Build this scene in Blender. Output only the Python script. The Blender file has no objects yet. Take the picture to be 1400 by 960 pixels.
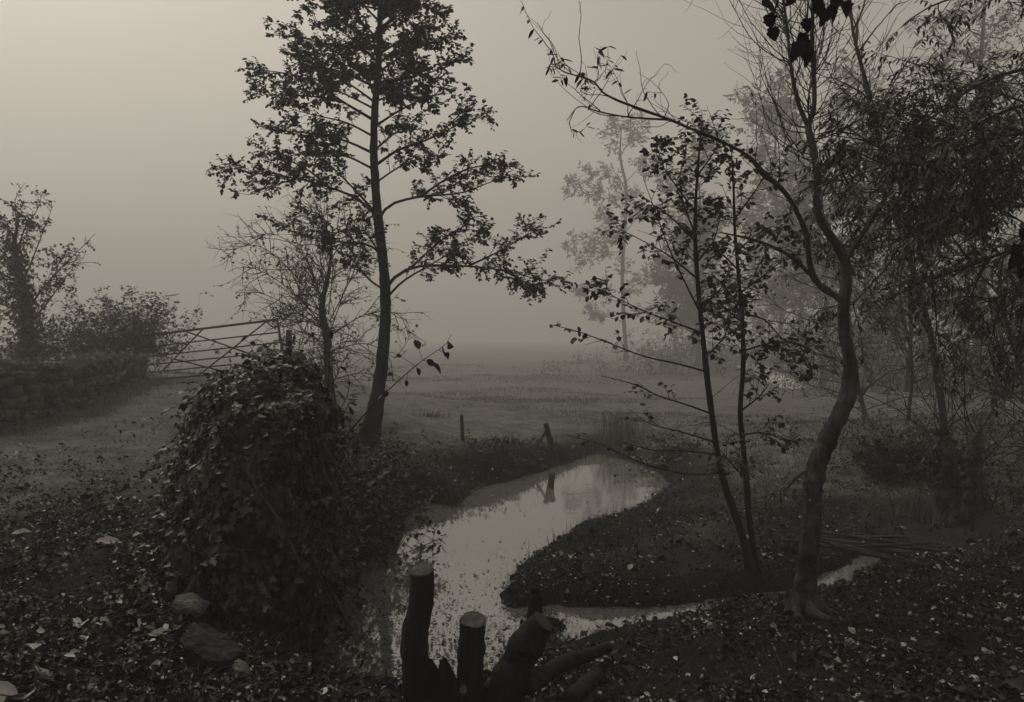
import bpy, math
import numpy as np
from mathutils import Vector

rng = np.random.default_rng(11)
SC = bpy.context.scene
COL = SC.collection

# ------------------------------------------------------------------ camera calibration
FPX, CX, CY, HOR = 1089.0, 700.0, 480.0, 440.0     # focal length / centre / horizon, in photo pixels
CAM = np.array([0.0, 0.0, 1.7])
PITCH = math.atan((CY - HOR) / FPX)
FWD = np.array([0, math.cos(PITCH), -math.sin(PITCH)])
UPV = np.array([0, math.sin(PITCH), math.cos(PITCH)])


def W(px, py, y):
    """point at ground distance y seen at this place of the photo"""
    d = FWD + np.array([1.0, 0, 0]) * (px - CX) / FPX + UPV * (CY - py) / FPX
    return CAM + d * (y / d[1])


def G(px, py, z):
    """point at height z seen at this place of the photo"""
    d = FWD + np.array([1.0, 0, 0]) * (px - CX) / FPX + UPV * (CY - py) / FPX
    return CAM + d * ((z - CAM[2]) / d[2])


# ------------------------------------------------------------------ noise
def _hash(ix, iy, iz):
    h = (ix * 374761393 + iy * 668265263 + iz * 2147483647 + 1013904223) & 0x7fffffff
    h = ((h ^ (h >> 13)) * 1274126177) & 0x7fffffff
    h = (h ^ (h >> 16)) & 0xffff
    return h / 32767.5 - 1.0


def noise3(p, f=1.0):
    p = np.asarray(p, float) * f
    i = np.floor(p).astype(np.int64)
    w = p - i
    w = w * w * (3 - 2 * w)
    r = 0
    for dx in (0, 1):
        for dy in (0, 1):
            for dz in (0, 1):
                k = (w[..., 0] if dx else 1 - w[..., 0]) * (w[..., 1] if dy else 1 - w[..., 1]) * (w[..., 2] if dz else 1 - w[..., 2])
                r = r + k * _hash(i[..., 0] + dx, i[..., 1] + dy, i[..., 2] + dz)
    return r


def fbm(p, f=1.0, o=3):
    r, a = 0, 1.0
    for k in range(o):
        r = r + a * noise3(np.asarray(p) + 17.3 * k, f)
        f *= 2.1
        a *= 0.5
    return r


def nrmz(v):
    return v / np.maximum(np.linalg.norm(v, axis=-1, keepdims=True), 1e-9)


# ------------------------------------------------------------------ objects
def tag(o, label=None, cat=None, group=None, kind=None):
    for k, v in (('label', label), ('category', cat), ('group', group), ('kind', kind)):
        if v:
            o[k] = v
    return o


def thing(name, label, cat, loc=(0, 0, 0), group=None):
    o = bpy.data.objects.new(name, None)
    COL.objects.link(o)
    o.location = [float(c) for c in loc]
    o.empty_display_size = 0.1
    return tag(o, label, cat, group)


class MB:
    """collects faces for one mesh object"""
    def __init__(s):
        s.v, s.f, s.n = [], [], 0

    def add(s, verts, faces):
        verts = np.asarray(verts, float).reshape(-1, 3)
        s.v.append(verts)
        s.f.append(np.asarray(faces, np.int64) + s.n)
        s.n += len(verts)

    def build(s, name, mat, parent=None, smooth=False):
        v = np.concatenate(s.v) if s.v else np.zeros((0, 3))
        if parent is not None:
            v = v - np.array(parent_loc(parent))
        me = bpy.data.meshes.new(name)
        me.vertices.add(len(v))
        me.vertices.foreach_set('co', v.astype(np.float32).ravel())
        li = np.concatenate([f.ravel() for f in s.f]) if s.f else np.zeros(0, np.int64)
        tot = np.concatenate([np.full(len(f), f.shape[1]) for f in s.f]) if s.f else np.zeros(0, np.int64)
        st = np.concatenate([[0], np.cumsum(tot)[:-1]]) if len(tot) else tot
        me.loops.add(len(li))
        me.loops.foreach_set('vertex_index', li.astype(np.int32))
        me.polygons.add(len(tot))
        me.polygons.foreach_set('loop_start', st.astype(np.int32))
        me.polygons.foreach_set('loop_total', tot.astype(np.int32))
        me.update(calc_edges=True)
        me.validate()
        if smooth:
            me.polygons.foreach_set('use_smooth', np.ones(len(me.polygons), bool))
        me.materials.append(mat)
        o = bpy.data.objects.new(name, me)
        COL.objects.link(o)
        if parent is not None:
            o.parent = parent
        return o


def parent_loc(o):
    p = np.zeros(3)
    while o is not None:
        p = p + np.array(o.location)
        o = o.parent
    return p


# ------------------------------------------------------------------ tubes, branches, leaves
def tubes(mb, paths, radii, k=5, cap=False, rough=0.0, fiss=0.0):
    """paths (m,n,3), radii (m,n): one tube for each path"""
    paths = np.asarray(paths, float)
    radii = np.asarray(radii, float)
    m, n, _ = paths.shape
    if m == 0:
        return
    tan = nrmz(np.gradient(paths, axis=1))
    mean = nrmz(paths[:, -1] - paths[:, 0])
    ref = np.where(np.abs(mean[:, 2:3]) > 0.75, np.array([[0.35, 0.94, 0.0]]), np.array([[0.05, 0.1, 0.99]]))
    ref = np.broadcast_to(ref[:, None, :], tan.shape)
    a = nrmz(np.cross(tan, ref))
    b = np.cross(tan, a)
    th = np.arange(k) * 2 * np.pi / k
    ring = a[:, :, None, :] * np.cos(th)[None, None, :, None] + b[:, :, None, :] * np.sin(th)[None, None, :, None]
    r = radii[:, :, None, None]
    v = paths[:, :, None, :] + ring * r
    if rough:
        v = v + ring * r * rough * (fbm(v, 9.0, 3) + 0.6 * noise3(v * np.array([1, 1, 0.3]), 40.0))[..., None]
    if fiss:
        f1 = 1 - 2 * np.abs(noise3(v * np.array([1, 1, .2]) + 3.3, 34.0)); f2 = 1 - 2 * np.abs(noise3(v * np.array([1, 1, .3]), 75.0))
        kn = np.maximum(noise3(v + 7.7, 5.0) - .45, 0)
        v = v + ring * r * (fiss * (f1 * .7 + f2 * .35) + 1.0 * kn * min(1, fiss * 8))[..., None]
    idx = np.arange(m * n * k).reshape(m, n, k)
    q = np.stack([idx[:, :-1, :], np.roll(idx, -1, 2)[:, :-1, :], np.roll(idx, -1, 2)[:, 1:, :], idx[:, 1:, :]], -1).reshape(-1, 4)
    mb.add(v, q)
    if cap:
        mb.f.append(idx[:, -1, :] + (mb.n - m * n * k))
        mb.f.append(idx[:, 0, ::-1] + (mb.n - m * n * k))
    return v


def resample(pts, n, extra=None):
    """Catmull-Rom resampling of a polyline, evenly by length"""
    p = np.asarray(pts, float)
    q = np.vstack([2 * p[0] - p[1], p, 2 * p[-1] - p[-2]])
    out = []
    for i in range(len(p) - 1):
        t = np.linspace(0, 1, 9)[:-1, None]
        a, b, c, d = q[i], q[i + 1], q[i + 2], q[i + 3]
        out.append(0.5 * (2 * b + (c - a) * t + (2 * a - 5 * b + 4 * c - d) * t ** 2 + (3 * b - a - 3 * c + d) * t ** 3))
    out = np.vstack(out + [p[-1:]])
    s = np.concatenate([[0], np.cumsum(np.linalg.norm(np.diff(out[:, :3], axis=0), axis=1))])
    u = np.linspace(0, s[-1], n)
    return np.stack([np.interp(u, s, out[:, j]) for j in range(out.shape[1])], 1)


def sample(paths, par, t):
    n = paths.shape[1]
    x = np.clip(t, 0, 0.999) * (n - 1)
    i = x.astype(int)
    w = (x - i)[:, None]
    a, b = paths[par, i], paths[par, i + 1]
    return a + (b - a) * w, nrmz(b - a)


def walk(p, d, length, n, wander, bend):
    """batch of wandering twigs; bend = vector added to the heading at each step"""
    m = len(p)
    out = [p]
    st = (length / n)[:, None]
    for _ in range(n):
        d = nrmz(d + rng.normal(0, wander, (m, 3)) + np.asarray(bend))
        p = p + d * st
        out.append(p)
    return np.stack(out, 1)


def children(paths, dens, t0, t1, ang, length, fall, up=0.0, flat=1.0, n=5, wander=0.12, bend=(0, 0, 0), toward=None):
    """side branches on every path of a batch"""
    L = np.linalg.norm(np.diff(paths, axis=1), axis=2).sum(1)
    cnt = np.floor(L * (t1 - t0) * dens + rng.random(len(L))).astype(int)
    par = np.repeat(np.arange(len(L)), cnt)
    m = len(par)
    t = t0 + (t1 - t0) * rng.random(m)
    p, tan = sample(paths, par, t)
    per = rng.normal(0, 1, (m, 3))
    per[:, 2] *= flat
    per = nrmz(per - (per * tan).sum(1, keepdims=True) * tan)
    a = np.radians(rng.normal(ang, ang * 0.25, m))[:, None]
    d = tan * np.cos(a) + per * np.sin(a)
    d[:, 2] += up
    if toward is not None:
        d = d + np.asarray(toward)
    d = nrmz(d)
    ln = rng.uniform(length[0], length[1], m) * (1 - fall * t)
    return walk(p, d, ln, n, wander, bend), t, par


class Leaves:
    def __init__(s):
        s.p, s.d, s.n, s.s = [], [], [], []

    def add(s, p, d, n, size):
        if len(p) == 0:
            return
        s.p.append(p); s.d.append(nrmz(d)); s.n.append(n); s.s.append(size)

    def on(s, paths, k, size, t0=0.15, droop=0.25, side=0.9, jit=0.35, var=0.3, off=0.0):
        """k leaves along each twig, alternating sides"""
        m = len(paths)
        if m == 0:
            return
        par = np.repeat(np.arange(m), k)
        t = np.tile(np.linspace(t0, 1, k), m) + rng.normal(0, 0.04, m * k)
        p, tan = sample(paths, par, np.clip(t, 0, 1))
        upv = np.array([0, 0, 1.0]) + rng.normal(0, jit, (m * k, 3))
        sd = nrmz(np.cross(tan, upv))
        sg = np.where(np.arange(m * k) % 2 == 0, 1.0, -1.0)[:, None]
        d = tan * 0.55 + sd * sg * side + rng.normal(0, jit, (m * k, 3))
        d[:, 2] -= droop
        s.add(p + nrmz(d) * off, d, upv, size * rng.uniform(1 - var, 1 + var, m * k))

    def mesh(s, mb, tmpl):
        tv, tf = tmpl
        p = np.concatenate(s.p); d = np.concatenate(s.d); n = np.concatenate(s.n); z = np.concatenate(s.s)
        sd = nrmz(np.cross(d, n))
        nn = np.cross(sd, d)
        v = p[:, None] + z[:, None, None] * (d[:, None] * tv[None, :, 0:1] + sd[:, None] * tv[None, :, 1:2] + nn[:, None] * tv[None, :, 2:3])
        M, N = len(tv), len(p)
        base = (np.arange(N) * M)[:, None, None]
        off = mb.n
        mb.v.append(v.reshape(-1, 3)); mb.n += N * M
        for f in tf:
            mb.f.append((np.array(f)[None, None, :] + base + off).reshape(-1, len(f)))
        return mb


def half_leaf(pts, fold=0.12, curl=-0.1):
    """leaf outline given as one side (along, width): two halves folded on the midrib"""
    m = len(pts)
    v = [(0, 0, 0)] + [(x, y, fold * y * 2 + curl * x * x) for x, y in pts] + [(1, 0, curl)] + [(x, -y, fold * y * 2 + curl * x * x) for x, y in pts]
    right = [0] + list(range(1, m + 2))
    left = [0] + [m + 1] + list(range(2 * m + 1, m + 1, -1))
    return np.array(v, float), [tuple(right), tuple(left)]


OVATE = half_leaf([(0.22, 0.30), (0.62, 0.34), (0.86, 0.18)])
OVAL2 = half_leaf([(0.15, 0.20), (0.4, 0.33), (0.7, 0.28), (0.9, 0.12)], 0.2, -0.3)
LANCE = half_leaf([(0.3, 0.13), (0.7, 0.11)], 0.1, -0.15)
IVY = half_leaf([(-0.15, 0.3), (0.1, 0.58), (0.3, 0.3), (0.58, 0.36), (0.72, 0.14)], 0.12, -0.1)
LOBED = half_leaf([(-0.06, 0.16), (-0.02, 0.36), (0.16, 0.34), (0.34, 0.46), (0.45, 0.34), (0.62, 0.32), (0.7, 0.22), (0.86, 0.14)], 0.3, -0.3)
DRY = half_leaf([(0.18, 0.22), (0.45, 0.36), (0.8, 0.2)], 0.35, 0.25)


# ------------------------------------------------------------------ materials (black-and-white picture: neutral greys)
def nt(m):
    m.use_nodes = True
    return m.node_tree


def mat_wood(name, lo, hi, scale=14.0, rough=0.85, bump=0.6, stretch=(1, 1, 0.25), dist=0.02, wet=None):
    m = bpy.data.materials.new(name)
    t = nt(m); N = t.nodes; L = t.links
    b = N['Principled BSDF']
    tc = N.new('ShaderNodeTexCoord'); mp = N.new('ShaderNodeMapping')
    mp.inputs['Scale'].default_value = stretch
    L.new(tc.outputs['Object'], mp.inputs['Vector'])
    n1 = N.new('ShaderNodeTexNoise'); n1.inputs['Scale'].default_value = scale; n1.inputs['Detail'].default_value = 6; n1.inputs['Roughness'].default_value = 0.65
    L.new(mp.outputs[0], n1.inputs['Vector'])
    n2 = N.new('ShaderNodeTexNoise'); n2.inputs['Scale'].default_value = scale * 0.22; n2.inputs['Detail'].default_value = 3
    L.new(tc.outputs['Object'], n2.inputs['Vector'])
    mx = N.new('ShaderNodeMath'); mx.operation = 'MULTIPLY'
    L.new(n1.outputs['Fac'], mx.inputs[0]); L.new(n2.outputs['Fac'], mx.inputs[1])
    cr = N.new('ShaderNodeValToRGB')
    cr.color_ramp.elements[0].position = 0.14; cr.color_ramp.elements[0].color = (lo, lo, lo * 0.97, 1)
    cr.color_ramp.elements[1].position = 0.42; cr.color_ramp.elements[1].color = (hi, hi, hi * 0.97, 1)
    L.new(mx.outputs[0], cr.inputs[0]); L.new(cr.outputs[0], b.inputs['Base Color'])
    b.inputs['Roughness'].default_value = rough
    b.inputs['Specular IOR Level'].default_value = 0.25
    bp = N.new('ShaderNodeBump'); bp.inputs['Strength'].default_value = bump; bp.inputs['Distance'].default_value = dist
    L.new(n1.outputs['Fac'], bp.inputs['Height']); L.new(bp.outputs[0], b.inputs['Normal'])
    return m


def mat_leaf(name, lo, hi, rough=0.55, spec=0.3, pale=0.0, pale_c=0.3, trans=0.0):
    """each leaf (mesh island) gets its own grey"""
    m = bpy.data.materials.new(name)
    t = nt(m); N = t.nodes; L = t.links
    b = N['Principled BSDF']
    g = N.new('ShaderNodeNewGeometry')
    cr = N.new('ShaderNodeValToRGB')
    e = cr.color_ramp.elements
    e[0].position = 0.0; e[0].color = (lo, lo, lo * 0.97, 1)
    e[1].position = 1.0 - pale; e[1].color = (hi, hi, hi * 0.97, 1)
    if pale > 0:
        x = e.new(min(0.999, 1.0 - pale * 0.9)); x.color = (pale_c * 0.55,) * 3 + (1,)
        x = e.new(1.0); x.color = (pale_c, pale_c, pale_c * 0.97, 1)
    L.new(g.outputs['Random Per Island'], cr.inputs[0])
    tc = N.new('ShaderNodeTexCoord')
    n1 = N.new('ShaderNodeTexNoise'); n1.inputs['Scale'].default_value = 60; n1.inputs['Detail'].default_value = 3
    L.new(tc.outputs['Object'], n1.inputs['Vector'])
    mr = N.new('ShaderNodeMapRange'); mr.inputs['To Min'].default_value = 0.6; mr.inputs['To Max'].default_value = 1.4
    L.new(n1.outputs['Fac'], mr.inputs['Value'])
    mu = N.new('ShaderNodeVectorMath'); mu.operation = 'SCALE'
    L.new(cr.outputs[0], mu.inputs[0]); L.new(mr.outputs[0], mu.inputs['Scale'])
    L.new(mu.outputs[0], b.inputs['Base Color'])
    b.inputs['Roughness'].default_value = rough
    b.inputs['Specular IOR Level'].default_value = spec
    if trans:
        tr = N.new('ShaderNodeBsdfTranslucent'); L.new(mu.outputs[0], tr.inputs['Color'])
        mix = N.new('ShaderNodeMixShader'); mix.inputs[0].default_value = trans
        L.new(b.outputs[0], mix.inputs[1]); L.new(tr.outputs[0], mix.inputs[2])
        L.new(mix.outputs[0], N['Material Output'].inputs['Surface'])
    return m


M = {}
M['bark'] = mat_wood('bark', 0.007, 0.03)
M['bark_dark'] = mat_wood('bark_dark', 0.006, 0.025)
M['bark_willow'] = mat_wood('bark_willow', 0.005, 0.13, 15, bump=1.0, stretch=(1, 1, 0.28), dist=0.05)
M['bark_coppice'] = mat_wood('coppice_bark', 0.01, 0.16, 12, bump=1.0, stretch=(1, 1, .3), dist=.05)
M['twig'] = mat_wood('twig', 0.010, 0.03, 20, bump=0.2)
M['cut'] = mat_wood('cut_wood', 0.02, 0.13, 30, bump=0.5, stretch=(1, 1, 1))
M['pole'] = mat_wood('pole_wood', 0.03, 0.12, 30, bump=0.4, stretch=(0.3, 1, 1))
M['post'] = mat_wood('post_wood', 0.02, 0.07, 30, bump=0.5)
M['metal'] = mat_wood('weathered_metal', 0.008, 0.02, 30, rough=0.6, bump=0.1, stretch=(1, 1, 1))
M['stone'] = mat_wood('stone', 0.05, 0.24, 9, bump=0.7, stretch=(1, 1, 1), dist=0.03)
M['stone_dark'] = mat_wood('dark_stone', 0.006, 0.06, 12, bump=0.8, stretch=(1, 1, 1), dist=0.03)
M['drystone'] = mat_leaf('dry_stone', 0.02, 0.11, rough=.9, spec=.2, pale=.12, pale_c=.24)
M['coping'] = mat_leaf('coping_stone', 0.10, 0.3, rough=.9, spec=.2)
M['moss_stem'] = mat_wood('moss_stem', 0.015, 0.09, 30, bump=.6)
M['soil_core'] = mat_wood('soil_core', 0.005, 0.018, 8, bump=0.8, stretch=(1, 1, 1), dist=0.05)
M['alder_leaf'] = mat_leaf('alder_leaf', 0.008, 0.028)
M['sapling_leaf'] = mat_leaf('sapling_leaf', 0.012, 0.035)
M['ash_leaf'] = mat_leaf('ash_leaf', 0.008, 0.05, rough=0.4, spec=0.45)
M['far_leaf'] = mat_leaf('far_leaf', 0.02, 0.05)
M['ivy_leaf'] = mat_leaf('ivy_leaf', 0.005, 0.04, rough=0.42, spec=0.4, pale=.04, pale_c=.13)  # the few paler leaves put leaf glints into the ivy's colour
M['bramble_leaf'] = mat_leaf('bramble_leaf', 0.010, 0.035, pale=0.03, pale_c=0.12)
M['litter'] = mat_leaf('leaf_litter', 0.002, 0.017, rough=0.55, spec=.25, pale=0.085, pale_c=0.6)
M['floating'] = mat_leaf('floating_leaf', 0.03, 0.10, rough=0.5, pale=0.2, pale_c=0.25)
M['pale_leaf'] = mat_leaf('pale_leaf', 0.22, 0.36, rough=0.6)
M['rosette_leaf'] = mat_leaf('rosette_leaf', 0.24, 0.30, rough=0.45)
M['near_leaf'] = mat_leaf('near_leaf', 0.012, 0.02, rough=0.7, spec=0.1)
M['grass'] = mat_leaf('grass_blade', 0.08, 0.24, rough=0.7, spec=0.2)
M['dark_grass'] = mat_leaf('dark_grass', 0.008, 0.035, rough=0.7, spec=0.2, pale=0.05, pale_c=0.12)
M['rank'] = mat_leaf('rank_grass', 0.045, 0.13, rough=0.7)
M['sedge'] = mat_leaf('sedge_blade', 0.02, 0.05, rough=0.6)

# ------------------------------------------------------------------ terrain
WL = -0.9                                              # water level
stream_px = [(330, 975), (400, 972), (470, 975), (560, 975), (640, 950), (690, 912), (712, 880), (706, 850), (682, 812), (690, 790),
             (730, 758), (780, 725), (830, 708), (885, 684), (918, 662), (893, 643), (852, 628), (815, 622), (780, 633),
             (735, 647), (690, 659), (650, 668), (622, 690), (577, 687), (553, 698), (548, 735), (520, 752), (495, 780),
             (470, 830), (440, 885), (395, 925)]
STREAM = np.array([G(a, b, WL)[:2] for a, b in stream_px])
riv_a = np.array([G(a, b, WL)[:2] for a, b in [(700, 842), (755, 838), (800, 846), (850, 842), (885, 846)]])
RIV_W = .13
riv_b = np.array([G(a, b, WL)[:2] for a, b in [(770, 874), (800, 864), (840, 855), (885, 845), (980, 826), (1066, 815), (1112, 806), (1150, 786), (1185, 768), (1215, 760)]])
POOL = -2.3
far_pool = np.array([G(a, b, POOL)[:2] for a, b in [(1008, 501), (1024, 497), (1042, 500), (1060, 507), (1078, 517), (1098, 530), (1066, 531), (1044, 519), (1026, 509)]])


def seg_dist(P, poly, closed):
    best = np.full(len(P), 1e9)
    n = len(poly)
    for i in range(n if closed else n - 1):
        a, b = poly[i], poly[(i + 1) % n]
        ab = b - a
        t = np.clip(((P - a) @ ab) / max(ab @ ab, 1e-9), 0, 1)
        best = np.minimum(best, np.linalg.norm(P - (a + t[:, None] * ab), axis=1))
    return best


def inside(P, poly):
    c = np.zeros(len(P), bool)
    n = len(poly)
    for i in range(n):
        (x1, y1), (x2, y2) = poly[i], poly[(i + 1) % n]
        if y1 == y2:
            continue
        k = (y1 > P[:, 1]) != (y2 > P[:, 1])
        c ^= k & (P[:, 0] < (x2 - x1) * (P[:, 1] - y1) / (y2 - y1) + x1)
    return c


def water_s(P):
    """signed distance to the nearest shore, negative in the water"""
    d = seg_dist(P, STREAM, True)
    s = np.where(inside(P, STREAM), -d, d)
    s = np.minimum(s, seg_dist(P, riv_a, False) - RIV_W)
    s = np.minimum(s, seg_dist(P, riv_b, False) - RIV_W * .85)
    P3 = np.c_[P, np.zeros(len(P))]
    return s + 0.06 * noise3(P3, 1.4) + 0.05 * noise3(P3, 3.1) + 0.035 * noise3(P3, 8.0) + .015 * noise3(P3, 19.)


CTRL = np.array([
    (-8, 1, 0), (-4, 2, 0), (-2.2, 4, 0), (-8, 12, .1), (-5, 9, .05), (-3.6, 8, .02), (-7, 18.5, .34), (-5.4, 17, .3), (-9, 19.5, .36), (-9, 26, .3), (-14, 14, .25), (-4.6, 12, .12),
    (-3, 5.5, .0), (-1.75, 4.2, -.08), (-30, 15, .6), (-20, 30, .5), (-30, 60, .5),
    (0, -3, 0), (0, 0, 0), (0, 2, -.08), (-1.2, 3.2, -.06), (2, 2, -.08), (-.4, 4.1, -.36), (.3, 4.1, -.38), (1.2, 4.2, -.36), (-1.2, 4.95, -.76), (-.75, 4.75, -.76), (-1.75, 4.4, .0), (-1.62, 4.1, -.06), (-2.0, 4.8, .02), (-1.95, 5.1, .02), (-1.5, 4.3, -.12), (-.2, 4.8, -.76), (.2, 4.9, -.74), (-1.1, 4.3, -.4), (3, 3.5, -.2), (.5, 3.2, -.2),
    (2.2, 6.1, -.55), (2.3, 7.8, -.7), (1.2, 7.3, -.76), (.6, 8.5, -.76), (1.7, 10.5, -.72), (1.5, 5.4, -.56), (4.2, 4.6, -.34), (5, 9.2, -.5), (8, 8, -.3), (6, 13, -.5), (10, 14, -.3), (3.4, 14, -.62), (4, 7, -.55),
    (12, 4, 0), (14, 24, -.2), (30, 20, .3), (8, 0, 0),
    (-1.6, 13, -.42), (.6, 15.5, -.58), (-2.3, 12, -.28), (-3.2, 14.5, -.1), (5, 25, -1.0), (0, 30, -1.25), (-2.2, 9.5, -.35), (-.6, 11.8, -.6),
    (-8, 35, -.6), (8, 40, -1.6), (0, 60, -2.1), (30, 60, -1.6), (-40, 100, -1.5), (40, 100, -2.6), (0, 120, -3.2), (-2, 20, -.7), (2, 20, -.8), (8, 22, -.75), (16, 30, -.8),
    (0, 200, -3.5), (100, 200, -3.5), (-100, 200, -2.5), (0, 400, -3.5), (300, 400, -3.5), (-300, 400, -3.5), (5, 48, -1.8), (14, 48, -1.8)], float)


def base_h(P):
    num = np.zeros(len(P)); den = np.zeros(len(P))
    for cx, cy, cz in CTRL:
        w = 1.0 / ((P[:, 0] - cx) ** 2 + (P[:, 1] - cy) ** 2 + 0.5) ** 2
        num += w * cz; den += w
    return num / den


def ground_z(P):
    P = np.asarray(P, float).reshape(-1, 2)
    B = base_h(P)
    P3 = np.c_[P, np.zeros(len(P))]
    near = 1 / (1 + (np.hypot(P[:, 0], P[:, 1]) / 25) ** 2)
    B = B + 0.05 * fbm(P3, 0.7, 3) + near * (0.034 * fbm(P3, 3.6, 4))
    rv = np.minimum(seg_dist(P, riv_a, False), seg_dist(P, riv_b, False))
    B = np.minimum(B, WL + .07 + .20 * np.maximum(rv - .12, 0) + .5 * np.maximum(rv - 1.1, 0) + .02 * fbm(P3, 4.0, 2))
    B = B + .10 * fbm(P3, .16, 2) * np.clip((P[:, 1] - 14) / 10, 0, 1)
    far = np.interp(P[:, 1], [20, 35, 48, 75, 120, 420], [-.8, -1.75, -2.3, -2.5, -3.3, -8.5]) + .10 * fbm(P3, .16, 2) * np.clip((P[:, 1] - 14) / 10, 0, 1) + .012 * np.maximum(np.abs(P[:, 0]) - 15, 0) * (P[:, 0] < 0)
    ft = np.clip((P[:, 1] - 22) / 14, 0, 1)
    B = B * (1 - ft) + far * ft
    B = np.maximum(B, np.interp(P[:, 1], [17, 22], [WL + .1, -9]))
    fd = seg_dist(P, far_pool, True); fd = np.where(inside(P, far_pool), 0, fd)
    pt = np.clip((fd - 7) / 8, 0, 1); pt = pt * pt * (3 - 2 * pt)
    B = (POOL - .06) * (1 - pt) + B * pt
    s = water_s(P)
    t = np.clip(s / np.where(rv < .6, .25, 0.5), 0, 1)
    up = WL - 0.03 + (B - WL + 0.03) * (t * (2 - t))
    dn = WL - 0.03 - 0.3 * np.clip(-s / 0.3, 0, 1)
    return np.where(s > 0, up, dn)


def gz(x, y):
    return float(ground_z([[x, y]])[0])


def axis(fine0, fine1, step, lo, hi, growth=1.12):
    mid = np.arange(fine0, fine1 + 1e-6, step)
    a, s, x = [], step, fine1
    while x < hi:
        s *= growth; x += s; a.append(min(x, hi))
    b, s, x = [], step, fine0
    while x > lo:
        s *= growth; x -= s; b.append(max(x, lo))
    return np.concatenate([b[::-1], mid, a])


xs = axis(-3.4, 6.6, 0.035, -420, 420)
ys = axis(3.6, 13.2, 0.035, -200, 420)
XX, YY = np.meshgrid(xs, ys)
PP = np.c_[XX.ravel(), YY.ravel()]
ZZ = ground_z(PP)
idx = np.arange(len(PP)).reshape(len(ys), len(xs))
gm = MB()
gm.add(np.c_[PP, ZZ], np.stack([idx[:-1, :-1], idx[:-1, 1:], idx[1:, 1:], idx[1:, :-1]], -1).reshape(-1, 4))


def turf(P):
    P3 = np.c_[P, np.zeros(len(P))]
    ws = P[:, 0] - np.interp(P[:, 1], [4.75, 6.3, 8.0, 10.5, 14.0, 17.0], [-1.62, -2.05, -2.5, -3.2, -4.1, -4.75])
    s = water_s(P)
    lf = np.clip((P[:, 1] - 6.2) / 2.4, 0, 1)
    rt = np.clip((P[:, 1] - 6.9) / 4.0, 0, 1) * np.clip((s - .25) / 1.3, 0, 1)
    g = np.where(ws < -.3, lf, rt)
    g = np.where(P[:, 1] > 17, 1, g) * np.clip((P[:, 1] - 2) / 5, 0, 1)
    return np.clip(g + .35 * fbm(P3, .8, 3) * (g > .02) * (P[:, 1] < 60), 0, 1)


def ground_material():
    m = bpy.data.materials.new('ground')
    t = nt(m); N = t.nodes; L = t.links
    b = N['Principled BSDF']
    tc = N.new('ShaderNodeTexCoord')
    n1 = N.new('ShaderNodeTexNoise'); n1.inputs['Scale'].default_value = 22; n1.inputs['Detail'].default_value = 9; n1.inputs['Roughness'].default_value = 0.75
    n2 = N.new('ShaderNodeTexNoise'); n2.inputs['Scale'].default_value = 1.1; n2.inputs['Detail'].default_value = 4
    L.new(tc.outputs['Object'], n1.inputs['Vector']); L.new(tc.outputs['Object'], n2.inputs['Vector'])
    cr = N.new('ShaderNodeValToRGB')
    e = cr.color_ramp.elements
    e[0].position = 0.35; e[0].color = (0.004, 0.004, 0.0038, 1)
    e[1].position = 0.72; e[1].color = (0.018, 0.018, 0.0175, 1)
    L.new(n1.outputs['Fac'], cr.inputs[0])
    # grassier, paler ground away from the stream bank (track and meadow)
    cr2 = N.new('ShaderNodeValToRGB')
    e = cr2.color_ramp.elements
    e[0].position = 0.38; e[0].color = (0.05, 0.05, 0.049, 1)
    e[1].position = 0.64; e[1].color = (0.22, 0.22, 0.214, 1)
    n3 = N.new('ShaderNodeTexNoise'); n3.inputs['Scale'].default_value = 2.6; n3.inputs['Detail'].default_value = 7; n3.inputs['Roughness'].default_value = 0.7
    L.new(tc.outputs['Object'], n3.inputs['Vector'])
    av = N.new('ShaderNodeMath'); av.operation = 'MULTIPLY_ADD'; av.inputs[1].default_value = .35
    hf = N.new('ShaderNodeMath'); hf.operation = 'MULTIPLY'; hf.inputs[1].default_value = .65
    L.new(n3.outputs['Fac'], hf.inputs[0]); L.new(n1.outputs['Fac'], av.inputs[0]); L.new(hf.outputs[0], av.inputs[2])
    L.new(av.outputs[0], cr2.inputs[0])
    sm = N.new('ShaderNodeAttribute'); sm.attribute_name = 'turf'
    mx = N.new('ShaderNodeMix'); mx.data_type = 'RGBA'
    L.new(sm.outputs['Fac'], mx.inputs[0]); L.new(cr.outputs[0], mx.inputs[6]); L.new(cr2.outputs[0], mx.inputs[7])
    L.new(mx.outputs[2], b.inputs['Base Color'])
    b.inputs['Roughness'].default_value = 0.9; b.inputs['Specular IOR Level'].default_value = 0.2
    bp = N.new('ShaderNodeBump'); bp.inputs['Strength'].default_value = 0.9; bp.inputs['Distance'].default_value = 0.04
    L.new(n1.outputs['Fac'], bp.inputs['Height']); L.new(bp.outputs[0], b.inputs['Normal'])
    return m


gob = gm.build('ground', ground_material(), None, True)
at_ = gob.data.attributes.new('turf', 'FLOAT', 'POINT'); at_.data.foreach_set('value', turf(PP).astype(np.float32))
tag(gob, 'dark leaf strewn ground, track and misty meadow', 'ground', kind='structure')


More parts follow.
